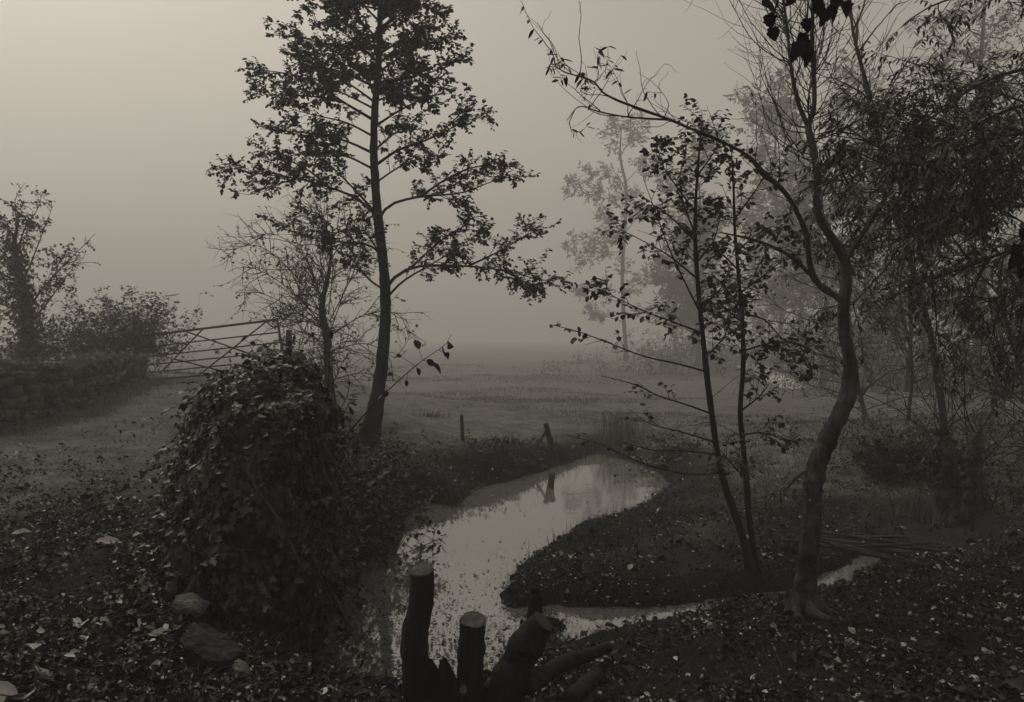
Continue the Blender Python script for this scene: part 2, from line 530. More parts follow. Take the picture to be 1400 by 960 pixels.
def water_material():
    m = bpy.data.materials.new('water')
    t = nt(m); N = t.nodes; L = t.links
    b = N['Principled BSDF']
    b.inputs['Base Color'].default_value = (0.15, 0.15, 0.146, 1)
    b.inputs['Roughness'].default_value = 0.04
    b.inputs['IOR'].default_value = 3.2
    tc = N.new('ShaderNodeTexCoord')
    n1 = N.new('ShaderNodeTexNoise'); n1.inputs['Scale'].default_value = 5; n1.inputs['Detail'].default_value = 4
    L.new(tc.outputs['Object'], n1.inputs['Vector'])
    bp = N.new('ShaderNodeBump'); bp.inputs['Strength'].default_value = 0.06; bp.inputs['Distance'].default_value = 0.02
    L.new(n1.outputs['Fac'], bp.inputs['Height']); L.new(bp.outputs[0], b.inputs['Normal'])
    return m


wm = MB()
wm.add([(-4, 3, WL), (16, 3, WL), (16, 17, WL), (-4, 17, WL)], [(0, 1, 2, 3)])
WMAT = water_material()
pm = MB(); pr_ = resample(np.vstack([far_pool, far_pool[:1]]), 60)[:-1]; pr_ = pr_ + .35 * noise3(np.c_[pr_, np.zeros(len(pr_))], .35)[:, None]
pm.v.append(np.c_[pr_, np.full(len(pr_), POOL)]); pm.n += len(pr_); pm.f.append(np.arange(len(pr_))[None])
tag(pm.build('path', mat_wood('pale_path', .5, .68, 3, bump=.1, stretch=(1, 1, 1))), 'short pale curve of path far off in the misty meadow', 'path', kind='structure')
tag(wm.build('water', WMAT), 'still pale stream winding between dark banks', 'water', kind='structure')


# ------------------------------------------------------------------ trees
def limb(pts, y0, dy, n=14):
    """limb traced over the photo: (px, py) points whose distance runs from y0 to y0+dy"""
    L = len(pts)
    return resample(np.array([W(a, b, y0 + dy * (i / (L - 1)) ** 1.2) for i, (a, b) in enumerate(pts)]), n)


def trunk_path(pts, y0, n=40, dys=None):
    """pts: (px, py, width in px)"""
    q = []
    for i, (a, b, w) in enumerate(pts):
        y = y0 + (dys[i] if dys else 0)
        q.append(list(W(a, b, y)) + [0.5 * w * y / FPX])
    r = resample(np.array(q), n)
    return r[:, :3], r[:, 3]


def add_trunk(root, path, rad, mat, name='trunk', k=12, rough=0.1, fiss=0.0, fine=0):
    mb = MB()
    if fine:
        q = resample(np.c_[path, rad], fine); path, rad = q[:, :3], q[:, 3]
    tubes(mb, path[None], rad[None], k, rough=rough, fiss=fiss)
    return mb.build(name, mat, root, True)


def fit_root(path, rad, flare=1.7, sink=0.15):
    """set the foot of a trunk into the ground and let it flare"""
    z0 = gz(path[0, 0], path[0, 1])
    h = path[:, 2] - z0
    fl = 1 + (flare - 1) * np.exp(-np.maximum(h, 0) / (rad[0] * 2.2))
    p0 = path[0].copy(); p0[2] = z0 - sink
    return np.vstack([p0[None], path]), np.concatenate([[rad[0] * fl[0] * 1.15], rad * fl])


def taper(m, n, r0, r1):
    r0 = np.broadcast_to(np.asarray(r0, float), (m,))[:, None]
    return r0 + (r1 - r0) * np.linspace(0, 1, n)[None] ** 0.8


# ---- the alder left of the stream
ya = 12.0
root = thing('alder_tree', 'tall slender alder with tiers of dark leaves standing on the left stream bank', 'tree', W(497, 622, ya))
p, r = trunk_path([(496, 622, 34), (509, 580, 26), (517, 535, 20), (523, 490, 18), (527, 430, 16), (525, 370, 15), (518, 310, 14), (513, 250, 12.5),
                   (511, 190, 11), (514, 130, 10), (518, 70, 8.5), (520, 0, 7), (524, -90, 5), (522, -180, 3), (523, -270, 1)], ya)
p, r = fit_root(p, r, 1.35)
add_trunk(root, p, r * .9, M['bark'], k=24, rough=0.08, fiss=.06, fine=200)
limbs = [([(527, 395), (545, 375), (575, 364), (640, 364), (700, 372), (742, 384), (774, 380)], -.5),
         ([(528, 408), (552, 384), (592, 360), (628, 338), (655, 318)], .5),
         ([(560, 368), (590, 340), (615, 320), (640, 306)], -.7),
         ([(640, 364), (680, 345), (715, 325), (732, 316)], .4),
         ([(690, 371), (722, 388), (742, 404)], -.3),
         ([(518, 300), (534, 280), (575, 269), (630, 264), (668, 250), (708, 236)], .5),
         ([(575, 269), (610, 245), (650, 228), (690, 228)], -.4),
         ([(515, 225), (545, 205), (582, 192), (612, 178), (640, 164), (670, 160)], -.4),
         ([(600, 184), (625, 160), (640, 145)], .3),
         ([(514, 250), (540, 232), (570, 218), (600, 212)], .6),
         ([(513, 125), (548, 108), (592, 98), (634, 80)], .4),
         ([(517, 75), (555, 50), (595, 20), (606, 5)], -.5),
         ([(519, 30), (555, 0), (590, -40)], .5),
         ([(516, 296), (488, 272), (450, 256), (405, 244), (355, 238), (310, 228)], -.6),
         ([(450, 256), (420, 232), (385, 215), (352, 200)], .5),
         ([(514, 292), (493, 268), (466, 240), (440, 215), (420, 200)], .7),
         ([(405, 244), (370, 255), (345, 266)], -.3),
         ([(511, 210), (470, 192), (420, 182), (355, 176)], .4),
         ([(512, 165), (470, 140), (420, 108), (375, 98), (335, 94)], -.5),
         ([(470, 140), (430, 132), (380, 130), (360, 128)], .6),
         ([(514, 110), (470, 78), (425, 55), (375, 48)], .5),
         ([(517, 70), (475, 35), (430, 5), (385, -10)], -.4),
         ([(519, 30), (480, -10), (440, -50)], .4),
         ([(526, 350), (500, 334), (455, 330), (415, 322), (388, 312)], -.6),
         ([(527, 398), (505, 382), (478, 352), (455, 340)], .5),
         ([(455, 330), (440, 305), (437, 286)], .2),
         ([(526, 360), (515, 340), (495, 310), (490, 296)], -.6),
         ([(513, 188), (474, 168), (432, 158), (400, 150)], -.3), ([(515, 142), (482, 118), (445, 98), (405, 78)], .3), ([(512, 232), (474, 214), (440, 214), (400, 210)], -.8), ([(514, 172), (545, 152), (582, 134), (612, 128)], -.7),
         ([(516, 100), (545, 80), (580, 62), (618, 55)], .8), ([(517, 85), (488, 60), (460, 38), (428, 28)], -.7), ([(518, 55), (490, 25), (465, -5)], .6), ([(519, 40), (545, 15), (570, -15)], .3), ([(512, 205), (540, 182), (560, 165)], .8),
         ([(516, 120), (470, 100), (430, 88), (390, 70)], .9), ([(514, 150), (470, 128), (440, 118)], -.9),
         ([(521, -20), (560, -70), (585, -110)], .4), ([(522, -20), (480, -80), (455, -120)], -.4), ([(523, -90), (550, -140), (570, -180)], -.3), ([(523, -90), (500, -150), (485, -190)], .3)]
lp = np.stack([limb(a, ya, d) for a, d in limbs])
# limbs reaching towards and away from the camera in the upper crown
tp = p[None]
extra, _, _ = children(tp, 15.0, 0.55, 0.97, 65, (1.0, 1.9), 0.6, up=0.15, flat=0.3, n=13, wander=0.09)
keep = np.abs(nrmz(extra[:, -1] - extra[:, 0])[:, 1]) > 0.45
lp_all = np.concatenate([lp, extra[keep]])
mb = MB(); lv = Leaves()
L0 = np.linalg.norm(lp_all[:, -1] - lp_all[:, 0], axis=1)
tubes(mb, lp_all, taper(len(lp_all), 14, 0.012 + 0.016 * np.minimum(L0 / 2.5, 1), 0.004), 6)
sub, t, _ = children(lp_all, 14.5, 0.22, 1.0, 52, (0.22, 0.62), 0.4, up=0.10, flat=0.32, n=5)
tubes(mb, sub, taper(len(sub), 6, 0.006, 0.0025), 4)
tw, _, _ = children(sub, 12.0, 0.15, 1.0, 50, (0.10, 0.26), 0.2, up=0.03, flat=0.5, n=3)
tubes(mb, tw, taper(len(tw), 4, 0.0028, 0.0014), 3)
lv.on(tw, 9, 0.057, 0.12)
lv.on(sub[rng.random(len(sub)) < .8], 8, 0.058, 0.3)
mb.build('branches', M['bark'], root, True)
lv.mesh(MB(), OVATE)
lm = MB(); lv.mesh(lm, OVATE); lm.build('crown', M['alder_leaf'], root)
print('alder leaves', sum(len(a) for a in lv.p))

# ---- the crooked willow right of centre
yw = 6.15
root = thing('willow_tree', 'crooked willow with bare curling twigs leaning over the right bank', 'tree', W(1097, 838, yw))
p, r = trunk_path([(1097, 838, 33), (1101, 800, 31), (1106, 750, 30), (1110, 700, 29), (1112, 655, 30), (1124, 618, 29), (1143, 580, 26), (1156, 548, 25),
                   (1163, 518, 24), (1160, 486, 20), (1153, 450, 18), (1154, 415, 18), (1157, 385, 16), (1155, 352, 14)], yw, 60)
p, r = fit_root(p, r, 1.3)
add_trunk(root, p, r * .8, M['bark_willow'], k=64, rough=0.13, fiss=.17, fine=360)
up_limb = [(1156, 358, 13), (1140, 329, 12), (1122, 302, 11.5), (1116, 275, 11), (1118, 250, 10.5), (1113, 208, 10), (1105, 174, 9), (1113, 146, 7.5), (1112, 94, 6.5), (1110, 47, 5.5), (1113, -10, 4.5), (1118, -80, 3), (1120, -150, 1.2)]
fork = [(1105, 174, 7), (1092, 142, 6.5), (1083, 102, 5.5), (1077, 50, 4.5), (1070, -10, 3.5), (1060, -80, 1.5)]
long_limb = [(1154, 412, 11), (1132, 398, 10.5), (1115, 384, 10), (1106, 355, 9), (1103, 322, 7.5), (1082, 276, 6.8), (1062, 252, 7), (1046, 240, 8.5), (1023, 214, 5.6), (985, 193, 5), (947, 177, 4.4), (914, 163, 3.8),
             (872, 148, 4), (829, 130, 3), (812, 112, 2.4), (768, 97, 1.8), (754, 86, 1)]
low_limb = [(1117, 385, 6), (1084, 353, 5.5), (1052, 336, 5), (1023, 326, 4), (985, 318, 2)]
tip_limb = [(914, 164, 3.2), (858, 160, 2.6), (820, 153, 2.2), (792, 146, 1.7), (775, 165, 1)]
dead = [(1103, 643, 5), (1090, 652, 4), (1075, 668, 3.2), (1060, 674, 2.4), (1046, 688, 1.8), (1036, 702, 1)]
right_l = [(1156, 356, 9), (1172, 330, 8), (1192, 300, 6), (1215, 262, 5), (1232, 225, 3), (1240, 190, 1)]
wl = []
for pts, dy in ((up_limb, [0, -.03, -.06, -.08, -.08, -.05, 0, .05, .1, .1, .15, .2, .2]), (fork, None), (long_limb, [0, -.02, -.05, -.1, -.15, -.25, -.3, -.35, -.4, -.5, -.6, -.65, -.7, -.75, -.8, -.85, -.9]),
                (low_limb, [-.05, -.2, -.35, -.5, -.6]), (tip_limb, [-.65, -.7, -.75, -.8, -.8]), (dead, [0, -.1, -.15, -.22, -.3, -.35]), (right_l, [0, .1, .2, .3, .4, .5])):
    q, rr = trunk_path(pts, yw, 30, dy)
    main = MB(); q2 = resample(np.c_[q, rr * .88], 120); tubes(main, q2[None, :, :3], q2[None, :, 3], 16, rough=0.10, fiss=.09); main.build('limb', M['bark_willow'], root, True)
    wl.append(q)
mb = MB(); lv = Leaves()
A = np.stack([wl[0], wl[1]]); B = np.stack([wl[2], wl[4]])
# upward curving whips on the upright limbs
w1, _, _ = children(A, 26, 0.22, 1.0, 60, (0.6, 1.4), 0.35, up=0.0, flat=0.6, n=11, wander=0.13, bend=(-0.01, 0, 0.15), toward=(-0.30, 0, 0))
w1b, _, _ = children(A, 9, 0.12, 0.9, 60, (0.4, 0.9), 0.2, flat=0.6, n=11, wander=0.13, bend=(0, 0, 0.10))
w1 = np.concatenate([w1, w1b])
tubes(mb, w1, np.r_[taper(26 * 0 + len(w1), 12, 0.0048, 0.0014)], 4)
w2, _, _ = children(w1, 6.5, 0.15, 0.95, 45, (0.25, 0.7), 0.3, up=0.05, n=7, wander=0.13, bend=(0, 0, 0.07))
tubes(mb, w2, taper(len(w2), 8, 0.0026, 0.001), 3)
# twigs on the long limb: upright, sparse, wiggly
w3, _, _ = children(B, 13, 0.3, 1.0, 70, (0.25, 0.7), 0.2, up=0.35, flat=0.3, n=9, wander=0.2, bend=(-0.03, 0, 0.08))
tubes(mb, w3, taper(len(w3), 10, 0.0038, 0.0012), 4)
w4, _, _ = children(w3, 4.0, 0.2, 1.0, 45, (0.1, 0.3), 0.2, n=6, wander=0.2, bend=(0, 0, 0.05))
tubes(mb, w4, taper(len(w4), 7, 0.002, 0.001), 3)
w5, _, _ = children(np.stack([wl[3], wl[5], wl[6]]), 12, 0.3, 1.0, 50, (0.15, 0.45), 0.3, n=6, wander=0.15)
tubes(mb, w5, taper(len(w5), 7, 0.003, 0.001), 3)
w6, _, _ = children(np.stack([wl[2][:16].repeat(2, 0)[:30]]), 9, 0.05, 0.9, 60, (0.3, 0.9), 0.2, up=0.1, n=7, wander=0.15, bend=(0, 0, 0.05))
tubes(mb, w6, taper(len(w6), 8, 0.003, 0.001), 3)
hang, _, _ = children(wl[5][None], 7, 0.3, 1, 50, (0.1, 0.3), 0.2, up=-0.5, n=5)
tubes(mb, hang, taper(len(hang), 6, 0.002, 0.001), 3)
# leafy sprays at the limb's tip and by the fork
ends = w3[w3[:, 0, 0] < W(850, 0, yw)[0]]
lv.on(ends[::2], 6, 0.065, 0.4, droop=0.6)
lv.on(w4[rng.random(len(w4)) < .2], 3, 0.06, 0.5, droop=0.6)
tipsp, _, _ = children(wl[2][None, -5:].repeat(1, 0), 16, 0.0, 1.0, 50, (0.06, 0.2), 0, up=-0.1, n=4)
tubes(mb, tipsp, taper(len(tipsp), 5, 0.002, 0.001), 3); lv.on(tipsp, 6, 0.07, 0.3, droop=0.6)
lv.on(w5, 7, 0.06, 0.2, droop=0.5)
lv.on(w6[rng.random(len(w6)) < .5], 6, 0.05, 0.3, droop=0.4)
lv.on(w2[rng.random(len(w2)) < .05], 3, 0.05, 0.7, droop=0.6)
mb.build('branches', M['twig'], root, True)
lm = MB(); lv.mesh(lm, LANCE); lm.build('crown', M['sapling_leaf'], root)

for an_, ln_ in ((-2.6, .42), (-1.7, .3), (-.5, .38), (.6, .34), (2.2, .3), (3.6, .36)):
    b0 = np.array([p[1, 0], p[1, 1], 0.0]); gx_ = [b0 + np.array([math.cos(an_ + .25 * k_), math.sin(an_ + .25 * k_), 0]) * (.04 + ln_ * k_ / 5) for k_ in range(6)]
    rp = np.array([[g_[0], g_[1], gz(g_[0], g_[1]) + (.16, .055, .02, .005, -.02, -.06)[k_], (.05, .045, .035, .026, .018, .01)[k_]] for k_, g_ in enumerate(gx_)])
    rp = resample(rp, 40); rm = MB(); tubes(rm, rp[None, :, :3], rp[None, :, 3], 14, rough=.15, fiss=.12); rm.build('root', M['bark_willow'], root, True)
# ---- the twin-stemmed sapling
ysap = 7.8
root = thing('alder_sapling', 'slim twin stemmed sapling with small round leaves in front of the willow', 'sapling', W(1029, 778, ysap))
s1, r1 = trunk_path([(1027, 778, 17), (1019, 748, 14), (1008, 712, 13), (992, 668, 12), (981, 620, 11), (973, 565, 10.5), (966, 510, 10), (960, 450, 8.5), (955, 400, 8), (951, 340, 7), (951, 280, 5.5), (955, 220, 4), (960, 165, 1.5)], ysap)
s2, r2 = trunk_path([(1033, 777, 14), (1029, 745, 11), (1024, 705, 10.5), (1020, 650, 10), (1015, 600, 9), (1012, 560, 8.5), (1016, 500, 8), (1015, 440, 7), (1010, 380, 6), (1005, 320, 5), (1003, 260, 4), (1000, 200, 1.5)], ysap + 0.05)
add_trunk(root, *fit_root(s1, r1 * .78, 1.5), M['bark_dark'], k=16, rough=0.09, fiss=.05, fine=140)
add_trunk(root, *fit_root(s2, r2 * .78, 1.5), M['bark_dark'], k=16, rough=0.09, fiss=.05, fine=140)
sl = [([(956, 425), (936, 385), (918, 347), (900, 300), (880, 245)], -.4), ([(965, 508), (925, 497), (880, 487), (830, 468), (790, 453), (752, 444)], -.5),
      ([(973, 566), (935, 552), (905, 543), (865, 525), (822, 514)], -.4), ([(985, 622), (930, 616), (890, 615), (845, 602)], .4),
      ([(987, 646), (948, 649), (907, 642), (865, 628), (823, 608), (775, 595)], -.6), ([(979, 605), (930, 590), (890, 580), (860, 560)], .5),
      ([(960, 455), (920, 440), (880, 425), (830, 400), (815, 385)], -.3), ([(952, 380), (915, 350), (880, 330), (840, 310)], .5), ([(951, 330), (920, 300), (890, 280), (862, 300)], -.5),
      ([(951, 290), (925, 255), (905, 225), (895, 205)], .4), ([(1004, 300), (1030, 265), (1045, 240), (1050, 230)], -.4), ([(1007, 345), (1035, 320), (1060, 310), (1072, 322)], .4),
      ([(1013, 400), (1040, 380), (1065, 360), (1080, 350)], -.4), ([(1015, 430), (1045, 437), (1072, 465), (1105, 476), (1125, 490)], -.3), ([(1015, 480), (1050, 470), (1085, 468), (1110, 478)], .4),
      ([(1019, 594), (1045, 592), (1075, 604)], -.2), ([(1016, 560), (1040, 540), (1055, 520)], .3), ([(953, 240), (975, 210), (985, 185)], .3), ([(952, 360), (975, 330), (985, 295)], -.5), ([(1010, 370), (985, 345), (965, 330)], .5),
      ([(957, 420), (985, 395), (1000, 370)], .6), ([(964, 490), (990, 460), (1000, 430)], -.6), ([(1025, 655), (1005, 640), (985, 615)], -.4), ([(1014, 440), (990, 420), (975, 405)], .7), ([(951, 320), (935, 280), (930, 240), (940, 195)], .5)]
lp = np.stack([limb(a, ysap, d) for a, d in sl])
mb = MB(); lv = Leaves()
tubes(mb, lp, taper(len(lp), 14, 0.011, 0.003), 5)
low = np.arange(len(lp)) < 6
subh, _, _ = children(lp[~low], 15, 0.12, 1.0, 50, (0.15, 0.45), 0.35, up=0.1, flat=0.7, n=5)
subl, _, _ = children(lp[low], 7, 0.3, 1.0, 45, (0.15, 0.4), 0.4, up=0.08, flat=0.6, n=5)
subt, _, _ = children(np.stack([s1, s2]), 14, 0.5, 1.0, 55, (0.2, 0.5), 0.4, up=0.15, n=5)
subb, _, _ = children(np.stack([s1, s2]), 3, 0.2, 0.5, 60, (0.2, 0.6), 0.2, up=0.1, n=5)
subh = np.concatenate([subh, subt])
for q in (subh, subl, subb):
    tubes(mb, q, taper(len(q), 6, 0.004, 0.0015), 4)
tw, _, _ = children(subh, 8, 0.2, 1.0, 50, (0.08, 0.2), 0.2, n=3)
tubes(mb, tw, taper(len(tw), 4, 0.002, 0.001), 3)
lv.on(tw, 5, 0.058, 0.3, droop=0.35)
lv.on(subh, 4, 0.060, 0.4, droop=0.35)
lv.on(subl[rng.random(len(subl)) < .75], 4, 0.058, 0.4, droop=0.35)
lv.on(subb[rng.random(len(subb)) < .3], 3, 0.05, 0.5, droop=0.6)
lv.on(lp[1:2, 7:], 14, 0.062, 0.0, droop=0.3)
mb.build('branches', M['bark_dark'], root, True)
lm = MB(); lv.mesh(lm, OVATE); lm.build('crown', M['sapling_leaf'], root)

# ---- the ash whose limbs hang in from the right
yas = 7.2
root = thing('ash_tree', 'big ash beyond the right edge whose drooping feathery foliage fills the upper right', 'tree', (5.7, yas, gz(5.7, yas)))
g0 = gz(5.7, yas)
tp = resample([(5.7, yas, g0 - .15, .17), (5.66, yas, g0 + .6, .13), (5.6, yas + .05, 2.0, .12), (5.55, yas + .1, 3.6, .1), (5.5, yas, 5.2, .07), (5.4, yas - .1, 6.8, .03)], 40)
add_trunk(root, tp[:, :3], tp[:, 3], M['bark'], rough=0.1)


def from_trunk(z, pts, dy):
    a = np.array([np.interp(z, tp[:, 2], tp[:, 0]), yas, z])
    n = len(pts)
    return resample(np.vstack([a[None]] + [W(x, y, yas + dy * (i + 1) / n)[None] for i, (x, y) in enumerate(pts)]), 16)


al = [(2.6, [(1470, 215), (1400, 179), (1306, 174), (1240, 155), (1195, 138)], -.6), (2.0, [(1470, 290), (1400, 283), (1339, 284), (1260, 320), (1190, 332), (1150, 346)], .3),
      (1.7, [(1470, 320), (1400, 336), (1330, 362), (1262, 386), (1215, 410)], -.5), (3.5, [(1480, 100), (1400, 95), (1330, 120), (1260, 170), (1190, 200), (1150, 225)], .5),
      (4.1, [(1470, 10), (1400, -20), (1330, -10), (1270, 10), (1235, 35)], -.5),
      (2.9, [(1470, 170), (1400, 140), (1340, 120), (1290, 110)], .9), (2.3, [(1470, 250), (1400, 235), (1320, 235), (1250, 262), (1180, 262), (1145, 270)], -.8),
      (2.3, [(1470, 250), (1380, 250), (1300, 270), (1220, 290), (1165, 300)], .9), (3.2, [(1460, 140), (1380, 150), (1300, 190), (1230, 215), (1160, 175)], -1.1),
      (1.6, [(1470, 350), (1420, 370), (1380, 400), (1340, 415)], -.9), (2.7, [(1460, 200), (1390, 205), (1330, 220), (1280, 245), (1220, 240)], 1.3),
      (3.0, [(1460, 180), (1380, 185), (1310, 205), (1260, 225)], -1.4)]
lp = np.stack([from_trunk(*a) for a in al])
mb = MB(); lv = Leaves()
tubes(mb, lp, taper(len(lp), 16, 0.028, 0.005), 6)
lp2, _, _ = children(lp[[i for i in range(len(lp)) if i != 4]], 2.2, 0.2, 1.0, 45, (.6, 1.5), .4, up=-.02, flat=.8, n=15, wander=.07, bend=(0, 0, -.015))
tubes(mb, lp2, taper(len(lp2), 16, .011, .003), 5)
lp_ = np.concatenate([lp, lp2])
sub, _, _ = children(lp_, 6.5, 0.25, 1.0, 48, (0.3, 0.8), 0.4, up=-0.05, flat=0.8, n=6, wander=0.1, bend=(0, 0, -0.03))
tubes(mb, sub, taper(len(sub), 7, 0.006, 0.0025), 4)


def compound(src, k, length, size, t0=0.25, pairs=4, droop=0.12):
    """pinnate leaves: a drooping stalk with leaflets in pairs"""
    par = np.repeat(np.arange(len(src)), k)
    t = np.clip(np.tile(np.linspace(t0, 1, k), len(src)) + rng.normal(0, .05, len(par)), 0, 1)
    pp, tan = sample(src, par, t)
    d = nrmz(tan * 0.6 + rng.normal(0, 0.55, tan.shape) + np.array([0, 0, -0.15]))
    st = walk(pp, d, rng.uniform(.75, 1.2, len(pp)) * length, 5, 0.04, (0, 0, -droop))
    tubes(mb, st, taper(len(st), 6, 0.0018, 0.0009), 3)
    lv.on(st, 2 * pairs + 1, size, 0.3, droop=0.35, side=1.0, jit=0.18, var=0.2)


compound(sub, 5, 0.22, 0.070, 0.2)
compound(lp[:, 6:], 8, 0.22, 0.075, 0.1)
mb.build('branches', M['bark_dark'], root, True)
lm = MB(); lv.mesh(lm, LANCE); lm.build('crown', M['ash_leaf'], root)
print('ash leaflets', sum(len(a) for a in lv.p))


def shrub(name, label, cat, bases, hts, leaf, nleaf, spec=(1.0, 9, .2, .55), col='bramble_leaf', tmpl=OVATE, lean=(0, 0), wander=.14, stemr=.006, arch=-.02, leafy=1.0, group=None, mat='twig', twl=(.08, .22), spread=.35):
    """many stems rising from base points, with side shoots and leaves"""
    bases = np.asarray(bases, float)
    m = len(bases)
    c = bases.mean(0)
    root = thing(name, label, cat, c, group)
    d = np.c_[rng.normal(lean[0], spread, m), rng.normal(lean[1], spread, m), np.ones(m)]
    st = walk(bases - np.array([0, 0, .05]), nrmz(d), np.asarray(hts), 8, wander, (0, 0, arch))
    mb = MB(); lv = Leaves()
    tubes(mb, st, taper(m, 9, stemr, .002), 4)
    sub, _, _ = children(st, spec[1], spec[2], 1.0, 50, (spec[3] * .4, spec[3]), .3, up=0, n=5, wander=.14, bend=(0, 0, arch))
    tubes(mb, sub, taper(len(sub), 6, .0035, .0012), 3)
    tw, _, _ = children(sub, 5, .2, 1, 50, twl, .2, n=3)
    mb.build('stem', M[mat], root, True)
    lv.on(sub[rng.random(len(sub)) < leafy], nleaf, leaf, .3)
    lv.on(tw[rng.random(len(tw)) < leafy], 3, leaf, .3)
    lm = MB(); lv.mesh(lm, tmpl); lm.build('foliage', M[col], root)
    return root


# ---- free-standing misty trees in the background
def bg_tree(name, label, pts, y, leaf, nleaf, sublen, dens, col='far_leaf', group=None, mat='bark', limbs=None, t0=0.3, tmpl=OVATE, llen=(1.5, 3.0), up=0.3, ldens=2.0, flat=0.8, twig_len=(.3, .7), leafy=1.0, wander=0.1, fall=.5, lr=.05, twd=3.0):
    q, rr = trunk_path(pts, y, 30)
    g_ = gz(q[0, 0], q[0, 1]); up_ = q[:, 2] > g_ + .1
    q, rr = np.vstack([[q[np.argmax(up_), 0], q[np.argmax(up_), 1], g_], q[up_]]), np.concatenate([[rr[np.argmax(up_)]], rr[up_]])
    q = resample(np.c_[q, rr], 30); q, rr = q[:, :3], q[:, 3]
    q, rr = fit_root(q, rr, 1.4)
    root = thing(name, label, 'tree', q[0] + np.array([0, 0, .15]), group)
    add_trunk(root, q, rr, M[mat], rough=0.06)
    lp, _, _ = children(q[None], ldens, t0, 1.0, 55, llen, fall, up=up, flat=flat, n=13, wander=wander)
    if limbs:
        lp = np.concatenate([lp, np.stack([limb(a, y, d) for a, d in limbs])])
    mb = MB(); lv = Leaves()
    tubes(mb, lp, taper(len(lp), 14, min(lr, rr[len(rr) // 2] * 0.45), 0.005), 5)
    sub, _, _ = children(lp, dens, 0.2, 1.0, 50, sublen, .4, up=0.1, n=6, wander=0.12)
    tubes(mb, sub, taper(len(sub), 7, 0.01, 0.004), 3)
    tw, _, _ = children(sub, twd / max(sublen[1], .3), 0.2, 1.0, 50, twig_len, .2, n=4)
    tubes(mb, tw, taper(len(tw), 5, 0.005, 0.002), 3)
    mb.build('branches', M[mat], root, True)
    if nleaf:
        lv.on(tw[rng.random(len(tw)) < leafy], nleaf, leaf, .2)
        lm = MB(); lv.mesh(lm, tmpl); lm.build('crown', M[col], root)
    return root


bg_tree('misty_tree', 'pale misty tree with a tiered crown across the meadow left of the sapling', [(856, 480, 6), (853, 440, 5.5), (851, 370, 5), (855, 300, 4.5), (856, 255, 4), (848, 215, 3), (850, 172, 1)], 90, 0.17, 12, (1.0, 2.6), 4.5, ldens=.55, llen=(1.5, 3.5), t0=.3, twig_len=(.4, .9), lr=.06, twd=15.0,
        limbs=[([(856, 262), (840, 235), (815, 235), (785, 245), (772, 262)], 2), ([(853, 270), (830, 268), (800, 262)], -2), ([(852, 210), (835, 190), (845, 168)], 1), ([(855, 250), (880, 225), (900, 222)], 2), ([(852, 205), (872, 185), (878, 165)], -2), ([(848, 215), (860, 190), (862, 170)], 1),
               ([(853, 330), (830, 310), (800, 330), (776, 340)], 2), ([(852, 345), (815, 345), (790, 355)], -3), ([(851, 350), (830, 300), (822, 290)], 2), ([(852, 410), (815, 400), (795, 395)], 2), ([(852, 440), (820, 430), (805, 425)], -2), ([(853, 400), (890, 380), (920, 385)], 0), ([(853, 320), (880, 290), (905, 290)], 2)])
bg = [('misty broad tree behind the sapling stems, leafy almost to the ground', [(955, 480, 11), (950, 400, 9), (958, 300, 6), (950, 200, 2)], 72),
      ('misty tree filling the gap between sapling and willow trunk', [(1065, 490, 11), (1070, 380, 9), (1060, 250, 7), (1062, 140, 2)], 67),
      ('misty tree rising just right of the willow trunk', [(1190, 490, 14), (1185, 380, 11), (1195, 230, 8), (1188, 90, 2)], 54),
      ('tall misty tree behind the ash foliage, top of the right corner', [(1335, 500, 20), (1345, 340, 16), (1338, 150, 12), (1350, -40, 3)], 44),
      ('misty tree at the right edge behind the cut coppice', [(1420, 510, 20), (1425, 350, 16), (1410, 200, 11), (1415, 60, 3)], 33),
      ('misty tree low behind the willow bend, widest at its middle', [(1125, 500, 12), (1130, 400, 10), (1120, 320, 7), (1128, 240, 2)], 50),
      ('misty tree between the bare tree and the thicket', [(1265, 500, 14), (1260, 400, 12), (1268, 300, 8), (1262, 200, 2)], 40)]
for i, (lab, pts, y) in enumerate(bg):
    pts = [(a, b, w * .6) for a, b, w in pts]
    bg_tree('misty_tree', lab, pts, y, 0.0023 * y, 11, (.9, 2.2), 5.5, ldens=2.2, llen=(.055 * y, .11 * y), t0=.08, up=.2, twig_len=(.3, .9), group='misty trees beyond the meadow', lr=.04, twd=13.0)
for lab, a, y, n_, sx, h_ in (('soft misty scrub at the feet of the trees behind the sapling', 950, 62, 90, 5.0, 4.6), ('soft misty scrub between the sapling and the willow trunk', 1075, 84, 90, 4.5, 5.0), ('soft misty scrub right of the willow bend', 1200, 46, 110, 4.0, 5.2), ('grey scrub far behind the cut coppice', 1330, 36, 110, 3.6, 4.6)):
    c = W(a, 480, y)
    bs = np.c_[rng.normal(c[0], sx, n_), rng.normal(c[1], 2.0, n_)]; bs = np.c_[bs, ground_z(bs)]
    shrub('misty_scrub', lab, 'bush', bs, rng.uniform(.45, 1.0, n_) * h_ * np.exp(-((bs[:, 0] - c[0]) / (2.2 * sx)) ** 2), .0022 * y, 5, (1, 2.6, .1, 1.3), col='far_leaf', spread=.3, group='misty scrub along the far meadow edge', stemr=.02, twl=(.25, .7), mat='bark')
# bare upright tree close behind the ash
bg_tree('bare_tree', 'bare upright tree with thin rising twigs between willow and ash', [(1290, 570, 10), (1268, 440, 8), (1228, 300, 7), (1204, 200, 6.5), (1191, 140, 6), (1178, 90, 5), (1164, 30, 3.5), (1158, -80, 1)], 13, .06, 0, (.5, 1.1), 4.0, ldens=5, llen=(1.0, 2.4), t0=.4, up=.5, mat='twig', twig_len=(.2, .5), flat=.6, lr=.02)
